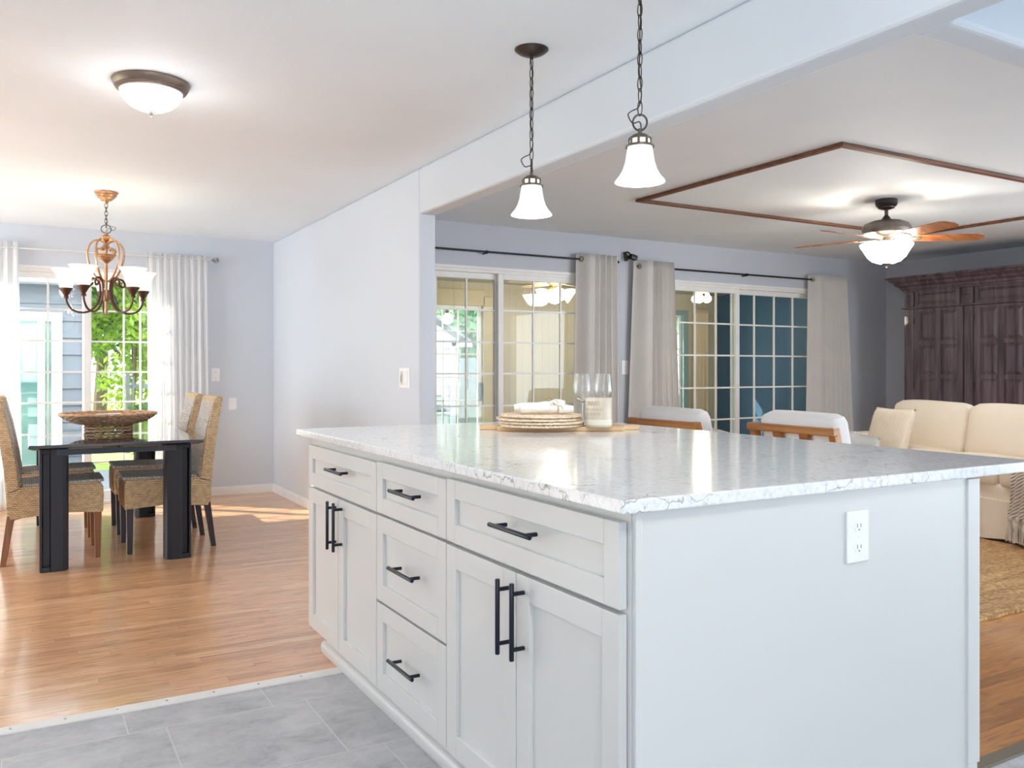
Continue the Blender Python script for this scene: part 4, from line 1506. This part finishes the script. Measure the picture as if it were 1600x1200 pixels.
# mirrored right half, beyond the picture edge
mid = p2a - .62 - .004
def mir(y):
    return 2 * mid - y
dM2 = arm_door(mir(p2a), mir(p2a - .62), [(mir(b), mir(a)) for a, b in [(yat(1598.4), yat(1569)), (yat(1558.6), yat(1531.4))]][::-1], rws)
for d_, yy in ((dL, p1a - .002), (dM, p2a - .004)):
    bm = bmesh.new()
    for z in (1.74, 1.05, .45):
        add_tube(bm, [(-.006, yy, z - .035), (-.006, yy, z + .035)], .006, 8)
    obj('hinge', bm, BLACKM, d_, smooth=True)


def pilaster(y0, y1):
    bm = boxes((-.004, .022, y0, y1, .1, 1.868))
    n_ = 4
    w = (y1 - y0)
    o = obj('pilaster', bm, ARMW, ar, bevel=.002)
    bm = bmesh.new()
    for (za, zb) in ((1.46, 1.80), (1.06, 1.42), (.66, 1.02), (.2, .62)):
        for i in range(n_):
            yc = y0 + w * (.2 + .6 * i / (n_ - 1))
            add_box(bm, -.0055, -.003, yc - .0055, yc + .0055, za, zb)
    obj('flute', bm, ARMW, o, bevel=.001)
    return o


pilaster(yat(1428), aY1 - .004)
pilaster(yat(1520.5), yat(1507))


def frieze(y0, y1):
    bm = bmesh.new()
    add_box(bm, .008, .03, y0, y1, 1.888, 2.06)
    add_box(bm, 0, .01, y0, y1, 1.888, 1.915)
    add_box(bm, 0, .01, y0, y1, 2.035, 2.06)
    add_box(bm, 0, .01, y0, y0 + .04, 1.915, 2.035)
    add_box(bm, 0, .01, y1 - .04, y1, 1.915, 2.035)
    raised(bm, .0085, y0 + .045, y1 - .045, 1.918, 2.032, .012, .025)
    obj('frieze_panel', bm, ARMW, ar, bevel=.002)


def rosette(y, z=1.972):
    bm = boxes((-.006, .022, y - .05, y + .05, 1.892, 2.055))
    o = obj('corner_block', bm, ARMW, ar, bevel=.003)
    bm = bmesh.new()
    for i in range(8):
        a = i * PI / 4
        rbox(bm, .006, .016, .009, .005, 2, M=T(-.008, y + .021 * math.cos(a), z + .038 * math.sin(a)) @ Rx(a))
    rbox(bm, .01, .014, .014, .009, 2, M=T(-.010, y, z))
    obj('rosette', bm, ARMW, o, smooth=True)


rosette(yat(1420.5))
frieze(yat(1499), yat(1429.5))
rosette(yat(1513))
frieze(mir(yat(1523)), yat(1523))

# ------------------------------------------------------------------ living room rug, chairs, sofa
bm = bmesh.new()
n = 60
r0x, r1x, r0y, r1y = 3.2, 6.7, 2.42, 5.45
edge = []
for i in range(n):
    edge.append((r0x + (r1x - r0x) * i / n, r0y + .006 * math.sin(i * 1.9)))
for i in range(n):
    edge.append((r1x + .006 * math.sin(i * 2.3), r0y + (r1y - r0y) * i / n))
for i in range(n):
    edge.append((r1x - (r1x - r0x) * i / n, r1y + .006 * math.sin(i * 2.1)))
for i in range(n):
    edge.append((r0x + .006 * math.sin(i * 1.7), r1y - (r1y - r0y) * i / n))
add_prism(bm, edge, 'z', .0015, .016)
tag(obj('rug', bm, RUG), 'natural braided jute rug under the sofa and armchairs', 'rug')
RZ = .0165


def armchair(label, loc, rz):
    """local: faces +x, back rail at x=0"""
    t = thing('armchair', label, 'armchair', loc, rz, 'teak armchairs with white cushions')
    hw = .325
    top = .875 - RZ
    lean = -.12
    for s in (-1, 1):
        bm = bmesh.new()
        add_prism(bm, [(.10, .0), (.15, 0), (.16, .38), (.045, top), (-.01, top), (.10, .38)], 'y', s * hw - .024, s * hw + .024)
        obj('back_post', bm, TEAK, t, bevel=.006)
        bm = bmesh.new()
        add_prism(bm, [(.70, 0), (.74, 0), (.75, .58), (.69, .58)], 'y', s * hw - .024, s * hw + .024)
        obj('front_leg', bm, TEAK, t, bevel=.006)
        bm = bmesh.new()
        rbox(bm, .36, .035, .016, .012, 3, M=T(.42, s * hw, .595))
        obj('armrest', bm, TEAK, t, smooth=True)
    obj('back_rail', boxes((-.018, .026, -hw - .03, hw + .03, top - .05, top - .002)), TEAK, t, bevel=.008)
    obj('lower_rail', boxes((.105, .135, -hw, hw, .36, .41)), TEAK, t, bevel=.005)
    for i in range(2):
        y = -hw + 2 * hw * (i + 1) / 3
        bm = bmesh.new()
        add_prism(bm, [(.03, top - .05), (.0, top - .05), (.105, .38), (.135, .38)], 'y', y - .035, y + .035)
        obj('slat', bm, TEAK, t, bevel=.003)
    obj('seat_frame', boxes((.12, .74, -hw, hw, .29, .34)), TEAK, t, bevel=.005)
    bm = bmesh.new()
    rbox(bm, .31, hw - .03, .075, .045, 7, (.01, .01, .02), T(.43, 0, .415))
    obj('seat_cushion', bm, CUSHW, t, smooth=True)
    bm = bmesh.new()
    rbox(bm, .085, hw - .015, .275, .065, 8, (.015, .0, .0), T(.165, 0, .665) @ Ry(-.23), .002)
    obj('back_cushion', bm, CUSHW, t, smooth=True)
    return t


def pillow(label, loc, rot, mat, sx, sz, fluffy, group=None, fringe=True):
    """square throw pillow, thin along local x"""
    t = thing('throw_pillow', label, 'pillow', loc, 0, group)
    t.rotation_euler = rot
    bm = bmesh.new()
    n = 20
    for side in (-1, 1):
        g = []
        for i in range(n + 1):
            row = []
            for j in range(n + 1):
                u, v = i / n * 2 - 1, j / n * 2 - 1
                th = fluffy * (max(0, 1 - u ** 4) * max(0, 1 - v ** 4)) ** .55
                pin = 1 - .05 * (1 - abs(u) ** 2) * abs(v) ** 3 - .05 * (1 - abs(v) ** 2) * abs(u) ** 3
                row.append(bm.verts.new((side * th, u * sx * pin, v * sz * pin)))
            g.append(row)
        for i in range(n):
            for j in range(n):
                bm.faces.new((g[i][j], g[i + 1][j], g[i + 1][j + 1], g[i][j + 1]))
    bmesh.ops.remove_doubles(bm, verts=bm.verts[:], dist=.0005)
    obj('cover', bm, mat, t, smooth=True, ang=100)
    if fringe:
        bm = bmesh.new()
        for k_ in range(4):
            for i in range(18):
                u = (i / 18 * 2 - 1)
                y, z = ((u * sx, -sz), (sx, u * sz), (-u * sx, sz), (-sx, -u * sz))[k_]
                f = .97
                add_lathe(bm, [(0, -.008), (.007, 0), (0, .008)], 6, T(0, y * f, z * f))
        obj('stitched_edge', bm, mat, t)
    return t


c_a = armchair('teak slat back armchair with white cushion, nearer the wine glasses', (3.78, 4.54, RZ), math.radians(1))
c_b = armchair('teak slat back armchair with white cushion, nearer the sofa', (4.10, 3.70, RZ), math.radians(-2))
pillow('grey pillow with whip stitched edge showing beside the armchair near the wine glasses', (4.12, 4.29, .675), (.2, -.2, .3), PILLOWG, .13, .13, .05, 'pillows on the armchairs')
pillow('grey pillow with whip stitched edge showing beside the armchair near the sofa', (4.40, 3.46, .70), (.2, -.2, .3), PILLOWG, .14, .14, .05, 'pillows on the armchairs')

# sofa (local: faces -x, length along y)
so = thing('sofa', 'cream slipcovered sofa with loose back cushions in front of the armoire', 'sofa', (6.494, 3.786, 0), math.radians(-12))
SL, SD = 1.45, .5      # half length, half depth
bm = bmesh.new()
# skirt with folds: closed strip around the base
ring = []
per = []
for i in range(60):
    per.append((-SD, -SL + 2 * SL * i / 60))
for i in range(26):
    per.append((-SD + 2 * SD * i / 26, SL))
for i in range(60):
    per.append((SD, SL - 2 * SL * i / 60))
for i in range(26):
    per.append((SD - 2 * SD * i / 26, -SL))
lev = [(.30, 0, 0), (.24, .2, .002), (.15, .7, .012), (.06, 1.0, .02), (.022, 1.1, .022)]
rings = []
for z, f, am in lev:
    row = []
    for i, (x, y) in enumerate(per):
        d = am * (math.sin(i * .9) + .6 * math.sin(i * .37 + 1))
        nx = x / SD if abs(x) >= SD - 1e-6 else 0
        ny = y / SL if abs(y) >= SL - 1e-6 else 0
        zz = z + (.018 * max(0, math.sin(i * .37 + 1)) if z < .05 else 0)
        row.append(bm.verts.new((x + nx * d + nx * .015 * f, y + ny * d + ny * .015 * f, zz)))
    rings.append(row)
for a, b in zip(rings[:-1], rings[1:]):
    for i in range(len(per)):
        j = (i + 1) % len(per)
        bm.faces.new((a[i], a[j], b[j], b[i]))
bm.faces.new(rings[0])
obj('skirt', bm, SLIP, so, smooth=True)
bm = bmesh.new()
rbox(bm, SD - .02, SL - .02, .09, .05, 7, (0, 0, 0), T(0, 0, .335))
obj('base', bm, SLIP, so, smooth=True)
bm = bmesh.new()
rbox(bm, .11, SL - .16, .24, .08, 8, (0, 0, .01), T(SD - .13, 0, .58) @ Ry(.1))
obj('back_frame', bm, SLIP, so, smooth=True)
for s in (-1, 1):
    bm = bmesh.new()
    rbox(bm, SD - .04, .10, .17, .07, 8, (0, .01, .012), T(-.02, s * (SL - .10), .47))
    obj('arm', bm, SLIP, so, smooth=True)
nb = 3
cw = (2 * SL - .4) / nb
for i in range(nb):
    y = -SL + .2 + cw * (i + .5)
    bm = bmesh.new()
    rbox(bm, .33, cw / 2 - .006, .085, .05, 8, (.01, 0, .02), T(-.17, y, .465), .002)
    obj('seat_cushion', bm, SLIP, so, smooth=True)
    bm = bmesh.new()
    rbox(bm, .11, cw / 2 - .004, .225, .075, 9, (.04, 0, .02), T(.17, y, .705) @ Ry(.2), .003)
    obj('back_cushion', bm, SLIP, so, smooth=True)
pillow('oatmeal square pillow leaning on the left back cushion of the sofa', (6.33, 4.62, .70), (0, .3, math.radians(-14)), PILLOW, .235, .2, .075, None, False)

# throw blanket hanging over the seat front
tw_ = thing('throw_blanket', 'taupe knitted throw with tassels hanging over the sofa seat front', 'blanket', (6.494, 3.786, 0), math.radians(-12))
bm = bmesh.new()
path = [(.0, .585), (-.2, .592), (-.42, .585), (-.505, .565), (-.535, .50), (-.545, .42), (-.548, .34), (-.555, .26), (-.565, .205)]
P = spline([(x, 0, z) for x, z in path], 5)
g = []
nn = 40
ya, yb = -.92, -.575
for i in range(nn + 1):
    y = ya + (yb - ya) * i / nn
    g.append([bm.verts.new((p.x - .008 * math.sin(i * .9 + p.z * 5), y + .01 * math.sin(p.z * 11), p.z + .004 * math.sin(i * .9))) for p in P])
for i in range(nn):
    for j in range(len(P) - 1):
        bm.faces.new((g[i][j], g[i + 1][j], g[i + 1][j + 1], g[i][j + 1]))
k = NT('knitted_taupe')
co = k.coord()
wv = k.n('ShaderNodeTexWave', ins={'Vector': k.n('ShaderNodeMapping', ins={'Vector': co, 'Rotation': (.6, 0, 0)}).outputs[0], 'Scale': 16.0, 'Distortion': 2.0})
wv.bands_direction = 'Z'
k.l(k.ramp(wv.outputs['Fac'], [(.2, srgb(170, 156, 142)), (.8, srgb(222, 210, 196))]), k.b.inputs['Base Color'])
k.b.inputs['Roughness'].default_value = .95
k.bump(wv.outputs['Fac'], .6, .01)
o = obj('cloth', bm, k.m, tw_, smooth=True, ang=180)
s_ = o.modifiers.new('thickness', 'SOLIDIFY')
s_.thickness = .012
for i in range(6):
    y = ya + .03 + (yb - ya - .06) * i / 5
    bm = bmesh.new()
    rnd = random.Random(i)
    rbox(bm, .014, .014, .018, .012, 2, M=T(-.575, y, .20))
    for q in range(16):
        a = rnd.uniform(0, 2 * PI)
        add_tube(bm, spline([(-.575, y, .2), (-.577 + .016 * math.cos(a), y + .016 * math.sin(a), .14), (-.58 + .026 * math.cos(a), y + .03 * math.sin(a), .045 + rnd.uniform(0, .02))], 3), .0038, 5)
    obj('tassel', bm, THROW, tw_, smooth=True)

# ------------------------------------------------------------------ sunroom behind the living room
SY0, SY1 = LIVY + .12, 9.5
struct('floor_sunroom', boxes((DX1, 9.1, LIVY + .1, SY1 + .1, -.08, -.02)), plain('porch_floor_grey', srgb(150, 148, 144), .6))
bm = bmesh.new()
add_prism(bm, [(SY0 - .02, 2.52), (SY1 + .5, 2.28), (SY1 + .5, 2.34), (SY0 - .02, 2.60)], 'x', DX1 - .05, 9.15)
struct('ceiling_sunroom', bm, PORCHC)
GX0, GX1, GT = 3.55, 5.03, 2.04
WX0, WX1 = 7.55, 8.33
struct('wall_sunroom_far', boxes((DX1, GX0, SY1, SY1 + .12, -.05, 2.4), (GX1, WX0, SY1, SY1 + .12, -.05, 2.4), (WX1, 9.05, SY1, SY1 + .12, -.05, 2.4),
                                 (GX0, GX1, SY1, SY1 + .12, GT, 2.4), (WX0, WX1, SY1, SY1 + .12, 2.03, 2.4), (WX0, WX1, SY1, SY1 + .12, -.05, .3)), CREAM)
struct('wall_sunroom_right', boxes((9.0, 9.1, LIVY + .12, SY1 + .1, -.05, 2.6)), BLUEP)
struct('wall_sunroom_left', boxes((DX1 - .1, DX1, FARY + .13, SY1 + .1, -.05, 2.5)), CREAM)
d4 = struct('door_4', boxes((GX0 - .1, GX0 + .02, SY1 - .03, SY1 + .1, -.02, GT + .1), (GX1 - .02, GX1 + .15, SY1 - .03, SY1 + .1, -.02, GT + .1), (GX0, GX1, SY1 - .03, SY1 + .1, GT - .02, GT + .18)), plain('cream_casing', srgb(226, 212, 180), .5), bevel=.006)
panel(d4, GX0 + .02, GX1 - .02, -.01, GT - .02, SY1 + .04, 5, 7, .05, .016, [3.87, 4.18, 4.475, 4.688], [.22, .53, .83, 1.12, 1.41, 1.70])
obj('handle', boxes((GX1 - .06, GX1 - .035, SY1 - .02, SY1 + .02, .82, 1.05)), BLACKM, d4, bevel=.004)
w5 = struct('window_5', boxes((WX0 - .06, WX0 + .02, SY1 - .03, SY1 + .1, .25, 2.08), (WX1 - .02, WX1 + .08, SY1 - .03, SY1 + .1, .25, 2.08), (WX0, WX1, SY1 - .03, SY1 + .1, 2.01, 2.08), (WX0, WX1, SY1 - .03, SY1 + .1, .25, .32)), plain('teal_casing', srgb(150, 176, 178), .5), bevel=.006)
panel(w5, WX0 + .02, WX1 - .02, .32, 2.01, SY1 + .04, 3, 7, .04, .016)
curtain('porch_drape', 'cream drape right of the far sunroom window, seen through the second glass door', (8.44, 8.72, 8.44, 8.72, SY1 - .1, .0, 2.1, 4, .03), fabric('cream_drape', srgb(232, 218, 190), .2), None, .004, seed=9)


def porch_fan(loc, label):
    t = thing('porch_fan', label, 'ceiling fan', loc)
    bm = bmesh.new()
    add_lathe(bm, [(0, .22), (.06, .22), (.055, .18), (.02, .165), (.015, .09), (.06, .085), (.10, .06), (.105, .02), (.07, -.01), (.045, -.03), (.05, -.06), (0, -.07)], 28)
    obj('motor', bm, BRASS, t, smooth=True)
    for i in range(5):
        a = i * 2 * PI / 5 + .5
        bm = bmesh.new()
        v = add_prism(bm, [(.12, -.03), (.2, -.055), (.56, -.062), (.6, 0), (.56, .062), (.2, .055), (.12, .03)], 'z', .01, .018)
        bmesh.ops.transform(bm, matrix=Rz(a) @ Rx(.18), verts=v)
        obj('blade', bm, plain('pale_blade', srgb(206, 190, 160), .5), t)
    for i in range(4):
        a = i * PI / 2 + 1.1
        M = Rz(a) @ T(.06, 0, -.05) @ Ry(math.radians(125))
        bm = bmesh.new()
        add_tube(bm, [(0, 0, -.02), (0, 0, .05)], .012, 8)
        bmesh.ops.transform(bm, matrix=M, verts=bm.verts[:])
        arm_ = obj('lamp_arm', bm, BRASS, t, smooth=True)
        bm = bmesh.new()
        add_lathe(bm, [(.026, .045), (.05, .07), (.075, .105), (.092, .15), (.088, .15), (.07, .11), (.024, .055)], 24)
        for v in bm.verts:
            q = math.atan2(v.co.y, v.co.x)
            f = 1 + .04 * math.cos(8 * q)
            v.co.x *= f
            v.co.y *= f
        add_lathe(bm, [(0, .06), (.03, .08), (.036, .11), (.02, .135), (0, .14)], 14)
        bmesh.ops.transform(bm, matrix=M, verts=bm.verts[:])
        obj('tulip_shade', bm, OPALB, arm_, smooth=True)
    bm = bmesh.new()
    add_tube(bm, [(.03, -.02, -.06), (.03, -.02, -.36)], .0015, 5)
    add_lathe(bm, [(0, -.40), (.006, -.39), (.006, -.36), (0, -.355)], 8, T(.03, -.02, 0))
    obj('pull_chain', bm, BRASS, t)
    point('porch_light', (loc[0], loc[1], loc[2] - .24), 9, (1, .86, .68), .08)
    return t


porch_fan((5.22, 8.1, 2.185), 'brass fan with tulip lamps in the sunroom, seen through the first glass door')
pf = thing('reflected_lamp_globes', 'cluster of small lit globes added for a lamp reflection seen in the second glass door', 'ceiling light', (7.50, 8.2, 2.22))  # globes built in place of lamps mirrored in the door glass
bm = bmesh.new()
add_lathe(bm, [(0, .02), (.12, .02), (.12, 0), (.06, -.03), (0, -.03)], 28)
obj('base_plate', bm, BRASS, pf, smooth=True)
for i in range(5):
    a = i * 2 * PI / 5
    bm = bmesh.new()
    M = T(.085 * math.cos(a), .085 * math.sin(a), -.1)
    add_lathe(bm, [(0, -.05), (.03, -.042), (.05, -.012), (.046, .02), (.024, .045), (.02, .07), (0, .07)], 18, M)
    obj('globe', bm, OPALB, pf, smooth=True)
point('porch_light', (7.5, 8.2, 1.9), 9, (1, .88, .72), .08)  # lamp added along with the stand-in globes
ob = thing('hanging_ornament', 'small dark glass ball hanging inside the first living room glass door', 'ornament', (3.262, 6.72, 1.445))
bm = bmesh.new()
add_lathe(bm, [(0, -.024), (.012, -.021), (.024, 0), (.012, .021), (.004, .026), (0, .03)], 18)
obj('ball', bm, plain('dark_blue_glass', srgb(48, 66, 84), .15), ob, smooth=True)
bm = bmesh.new()
add_tube(bm, [(0, 0, .028), (0, 0, .66)], .001, 4)
obj('thread', bm, CHROME, ob)

# ------------------------------------------------------------------ outdoors
struct('ground', boxes((-40, 40, FARY + 3.5, 60, -.16, -.1)), GRASS)
struct('patio', boxes((-6, DX1 - .1, FARY + .13, FARY + 3.5, -.16, -.07), (DX1 - .1, 12, SY1 + .13, FARY + 4.6, -.16, -.075)), PATIO)

# house wing with lap siding and a glass door
WY = 10.5
wg = thing('house_wing', 'pale grey lap sided wing of the house seen through the dining glass door', 'house', (0, WY, 0))
bm = bmesh.new()
lap = .185
wz0 = -.1
for i in range(14):
    z0 = wz0 + i * lap
    add_prism(bm, [(-.004, z0), (-.018, z0), (0.0, z0 + lap), (.05, z0 + lap), (.05, z0)], 'x', .335, .53)
    if z0 > 1.7:
        add_prism(bm, [(-.004, z0), (-.018, z0), (0.0, z0 + lap), (.05, z0 + lap), (.05, z0)], 'x', -4.0, .335)
    else:
        add_prism(bm, [(-.004, z0), (-.018, z0), (0.0, z0 + lap), (.05, z0 + lap), (.05, z0)], 'x', -4.0, -1.3)
obj('siding', bm, SIDING, wg)
obj('corner_trim', boxes((.53, .60, -.03, .06, -.1, 2.3), (.53, .60, .06, 3, -.1, 2.3)), TRIMW, wg)
obj('fascia', boxes((-4.1, .75, -.32, -.29, 2.16, 2.30), (-4.1, .75, -.32, 0, 2.14, 2.16)), TRIMW, wg)
bm = bmesh.new()
add_prism(bm, [(-.34, 2.28), (-.34, 2.32), (1.6, 3.1), (3.4, 2.4), (3.4, 2.36), (1.6, 3.05)], 'x', -4.1, .78)
obj('roof', bm, SHINGLE, wg)
pd = obj('patio_door', boxes((.23, .335, -.03, .05, 0, 1.84), (-1.3, -1.2, -.03, .05, 0, 1.84), (-1.2, .23, -.03, .05, 1.74, 1.84), (-1.2, .23, -.03, .05, 0, .1), (.10, .17, -.02, .04, .1, 1.74)), TRIMW, wg, bevel=.005)
k = NT('tree_reflection_glass')
k.b.inputs['Base Color'].default_value = (*srgb(96, 134, 128), 1)
k.b.inputs['Roughness'].default_value = .03
k.b.inputs['Specular IOR Level'].default_value = 1.0
nz = k.n('ShaderNodeTexNoise', ins={'Vector': k.coord(), 'Scale': 1.3, 'Detail': 2.0})
k.l(k.ramp(nz.outputs[0], [(.3, srgb(74, 112, 110)), (.7, srgb(150, 184, 168))]), k.b.inputs['Base Color'])  # mottled teal paints reflected trees into the pane
obj('pane', boxes((-1.2, .23, .0, .012, .1, 1.74)), k.m, pd)


def tree(label, x, y, h, r, mat, seed, n=5200, leaf=.13, trunk=.12, low=.25, squash=1.0, name='tree', group='trees beyond the windows', nb=16):
    t = thing(name, label, 'tree', (x, y, -.1), 0, group)
    rnd = random.Random(seed)
    vs, fs = [], []
    blobs = []
    for i in range(nb):
        a = rnd.uniform(0, 2 * PI)
        rr = r * math.sqrt(rnd.random()) * .75
        blobs.append((rr * math.cos(a), rr * math.sin(a), h * (low + (1 - low) * rnd.uniform(.08, .88)), r * rnd.uniform(.32, .55)))
    for i in range(n):
        b = rnd.choice(blobs)
        while True:
            p = Vector((rnd.uniform(-1, 1), rnd.uniform(-1, 1), rnd.uniform(-1, 1)))
            if .35 < p.length < 1:
                break
        c = Vector((b[0], b[1], b[2])) + Vector((p.x * b[3], p.y * b[3], p.z * b[3] * squash))
        if c.z < .05:
            c.z = .05 + rnd.uniform(0, .1)
        d = Vector((rnd.uniform(-1, 1), rnd.uniform(-1, 1), rnd.uniform(-1, 1))).normalized()
        e = d.cross(Vector((rnd.uniform(-1, 1), rnd.uniform(-1, 1), rnd.uniform(-1, 1)))).normalized()
        s = leaf * rnd.uniform(.6, 1.2)
        k0 = len(vs)
        vs += [c - d * s, c + e * s * .45, c + d * s, c - e * s * .45]
        fs.append((k0, k0 + 1, k0 + 2, k0 + 3))
    me = bpy.data.meshes.new('foliage')
    me.from_pydata(vs, [], fs)
    me.materials.append(mat)
    o = bpy.data.objects.new('foliage', me)
    C.objects.link(o)
    o.parent = t
    if trunk:
        bm = bmesh.new()
        add_tube(bm, spline([(0, 0, 0), (.08, .03, h * .3), (-.05, .06, h * .6), (.05, 0, h * .85)], 5), [trunk * (1 - .8 * i / 15) for i in range(16)], 9)
        for b in blobs[:7]:
            add_tube(bm, spline([(0, .03, h * .32), (b[0] * .5, b[1] * .5, b[2] * .75 + .1), (b[0], b[1], b[2])], 4), [trunk * .4 * (1 - .8 * i / 8) for i in range(9)], 6)
        obj('trunk', bm, BARK, t, smooth=True)
    return t


tree('large sunlit yellow green tree filling the right pane of the dining glass door', 1.9, 19.4, 6.8, 2.2, LEAFA, 1, 26000, .095, .05, .06, 1.0, 'tree', 'trees beyond the windows', 30)
tree('dark green tree farther back on the lawn behind the sunlit tree', 1.9, 28.2, 8.0, 2.5, LEAFC, 2, 9000, .2, .2, .1)
tree('green tree at the right edge of the dining glass door view', 8.6, 26.0, 6.8, 2.0, LEAFA, 3, 6000, .2, .18, .1)
tree('low shrub at the patio edge seen under the dining table', 1.65, 12.6, .8, .6, LEAFC, 4, 2600, .06, .03, .05, .7, 'shrub', 'shrubs near the patio')
tree('round shrub with pale leaves farther right along the patio edge', 3.3, 12.4, .95, .5, LEAFA, 5, 2200, .06, .03, .05, .8, 'shrub', 'shrubs near the patio')
tree('broad green tree behind the shed roof, seen through the first living room glass door', 9.4, 19.7, 5.8, 2.2, LEAFB, 6, 9000, .15, .18, .08)
tree('green tree right of the shed, seen through the sunroom door panes', 14.6, 25.4, 6.0, 2.2, LEAFB, 7, 6000, .19, .18, .08)
tree('bright green tree seen through the narrow sunroom window', 15.2, 17.3, 4.8, 1.95, LEAFB, 8, 6000, .16, .16, .05)
tree('tall green tree behind the bright one at the narrow sunroom window', 19.6, 23.4, 6.6, 2.2, LEAFA, 9, 5000, .2, .18, .08)
tree('hedge like green tree behind the house wing', -6.6, 20.0, 6.0, 2.2, LEAFC, 10, 5000, .2, .18, .05)

# wire fence on the lawn
fe = thing('garden_fence', 'light picket fence across the lawn seen through the dining glass door', 'fence', (1.35, 14.6, -.1))
for i in range(2):
    obj('post', boxes((i * 1.5, .06 + i * 1.5, -.03, .03, 0, 1.25)), FENCEW, fe)
obj('rail', boxes((0, 1.55, -.02, .02, 1.02, 1.08), (0, 1.55, -.02, .02, .2, .26)), FENCEW, fe)
for i in range(12):
    obj('picket', boxes((.09 + i * .118, .125 + i * .118, -.032, -.02, .1, 1.2)), FENCEW, fe)

# shed seen through the first sliding door
SHEDW = plain('shed_paint', srgb(146, 150, 154), .6)
sh = thing('garden_shed', 'white sided garden shed with grey shingle roof beyond the patio', 'shed', (6.5, 13.8, -.1))
bm = bmesh.new()
for i in range(11):
    z0 = i * .17
    add_prism(bm, [(-.004, z0), (-.015, z0), (0, z0 + .17), (.04, z0 + .17), (.04, z0)], 'x', -2.6, .18)
    add_box(bm, .18, .20, 0, 2.5, z0, z0 + .165)
obj('siding', bm, SHEDW, sh)
obj('corner_trim', boxes((.10, .22, -.03, .04, 0, 1.9)), SHEDW, sh)
bm = bmesh.new()
add_prism(bm, [(.46, 1.78), (.46, 1.84), (-1.2, 2.9), (-2.9, 1.84), (-2.9, 1.78), (-1.2, 2.84)], 'y', -.2, 2.7)
obj('roof', bm, SHINGLE, sh)
obj('fascia', boxes((-2.9, .46, -.22, -.2, 1.72, 1.82)), SHEDW, sh)
bm = bmesh.new()
add_prism(bm, [(.3, 1.82), (-1.2, 2.82), (-2.7, 1.82)], 'y', -.02, .02)
obj('gable', bm, SHEDW, sh)

fe2 = thing('board_fence', 'weathered grey board fence right of the shed beyond the patio', 'fence', (7.3, 15.6, -.1))
for i in range(17):
    obj('board', boxes((i * .2, i * .2 + .185, 0, .02, 0, 1.55 + .02 * math.sin(i * 3))), FENCEW, fe2)

bt = thing('bistro_table', 'small dark patio table outside the sunroom door', 'table', (4.95, 11.2, -.075))
bm = bmesh.new()
add_lathe(bm, [(0, .70), (.42, .70), (.43, .71), (.42, .72), (0, .72)], 32)
obj('tabletop', bm, BLACKM, bt, smooth=True)
for i in range(4):
    a = i * PI / 2 + .4
    bm = bmesh.new()
    add_tube(bm, [(.34 * math.cos(a), .34 * math.sin(a), 0), (-.16 * math.cos(a), -.16 * math.sin(a), .70)], .012, 8)
    obj('leg', bm, BLACKM, bt, smooth=True)
pp = thing('potted_plant', 'grey planter pot with low foliage on the patio table', 'plant', (4.90, 11.2, .646))
bm = bmesh.new()
add_lathe(bm, [(0, 0), (.09, 0), (.15, .14), (.16, .15), (.145, .15), (.09, .02), (0, .015)], 26)
obj('pot', bm, plain('grey_pot', srgb(120, 132, 142), .7), pp, smooth=True)
bm = bmesh.new()
rnd = random.Random(3)
for i in range(160):
    a, r = rnd.uniform(0, 2 * PI), rnd.uniform(0, .17)
    c = Vector((r * math.cos(a), r * math.sin(a), .12 + rnd.uniform(0, .12)))
    d = Vector((rnd.uniform(-1, 1), rnd.uniform(-1, 1), rnd.uniform(-.2, 1))).normalized() * .04
    e = d.cross(Vector((0, 0, 1))).normalized() * .015
    q = [bm.verts.new(c - d), bm.verts.new(c + e), bm.verts.new(c + d), bm.verts.new(c - e)]
    bm.faces.new(q)
obj('foliage', bm, LEAFC, pp)
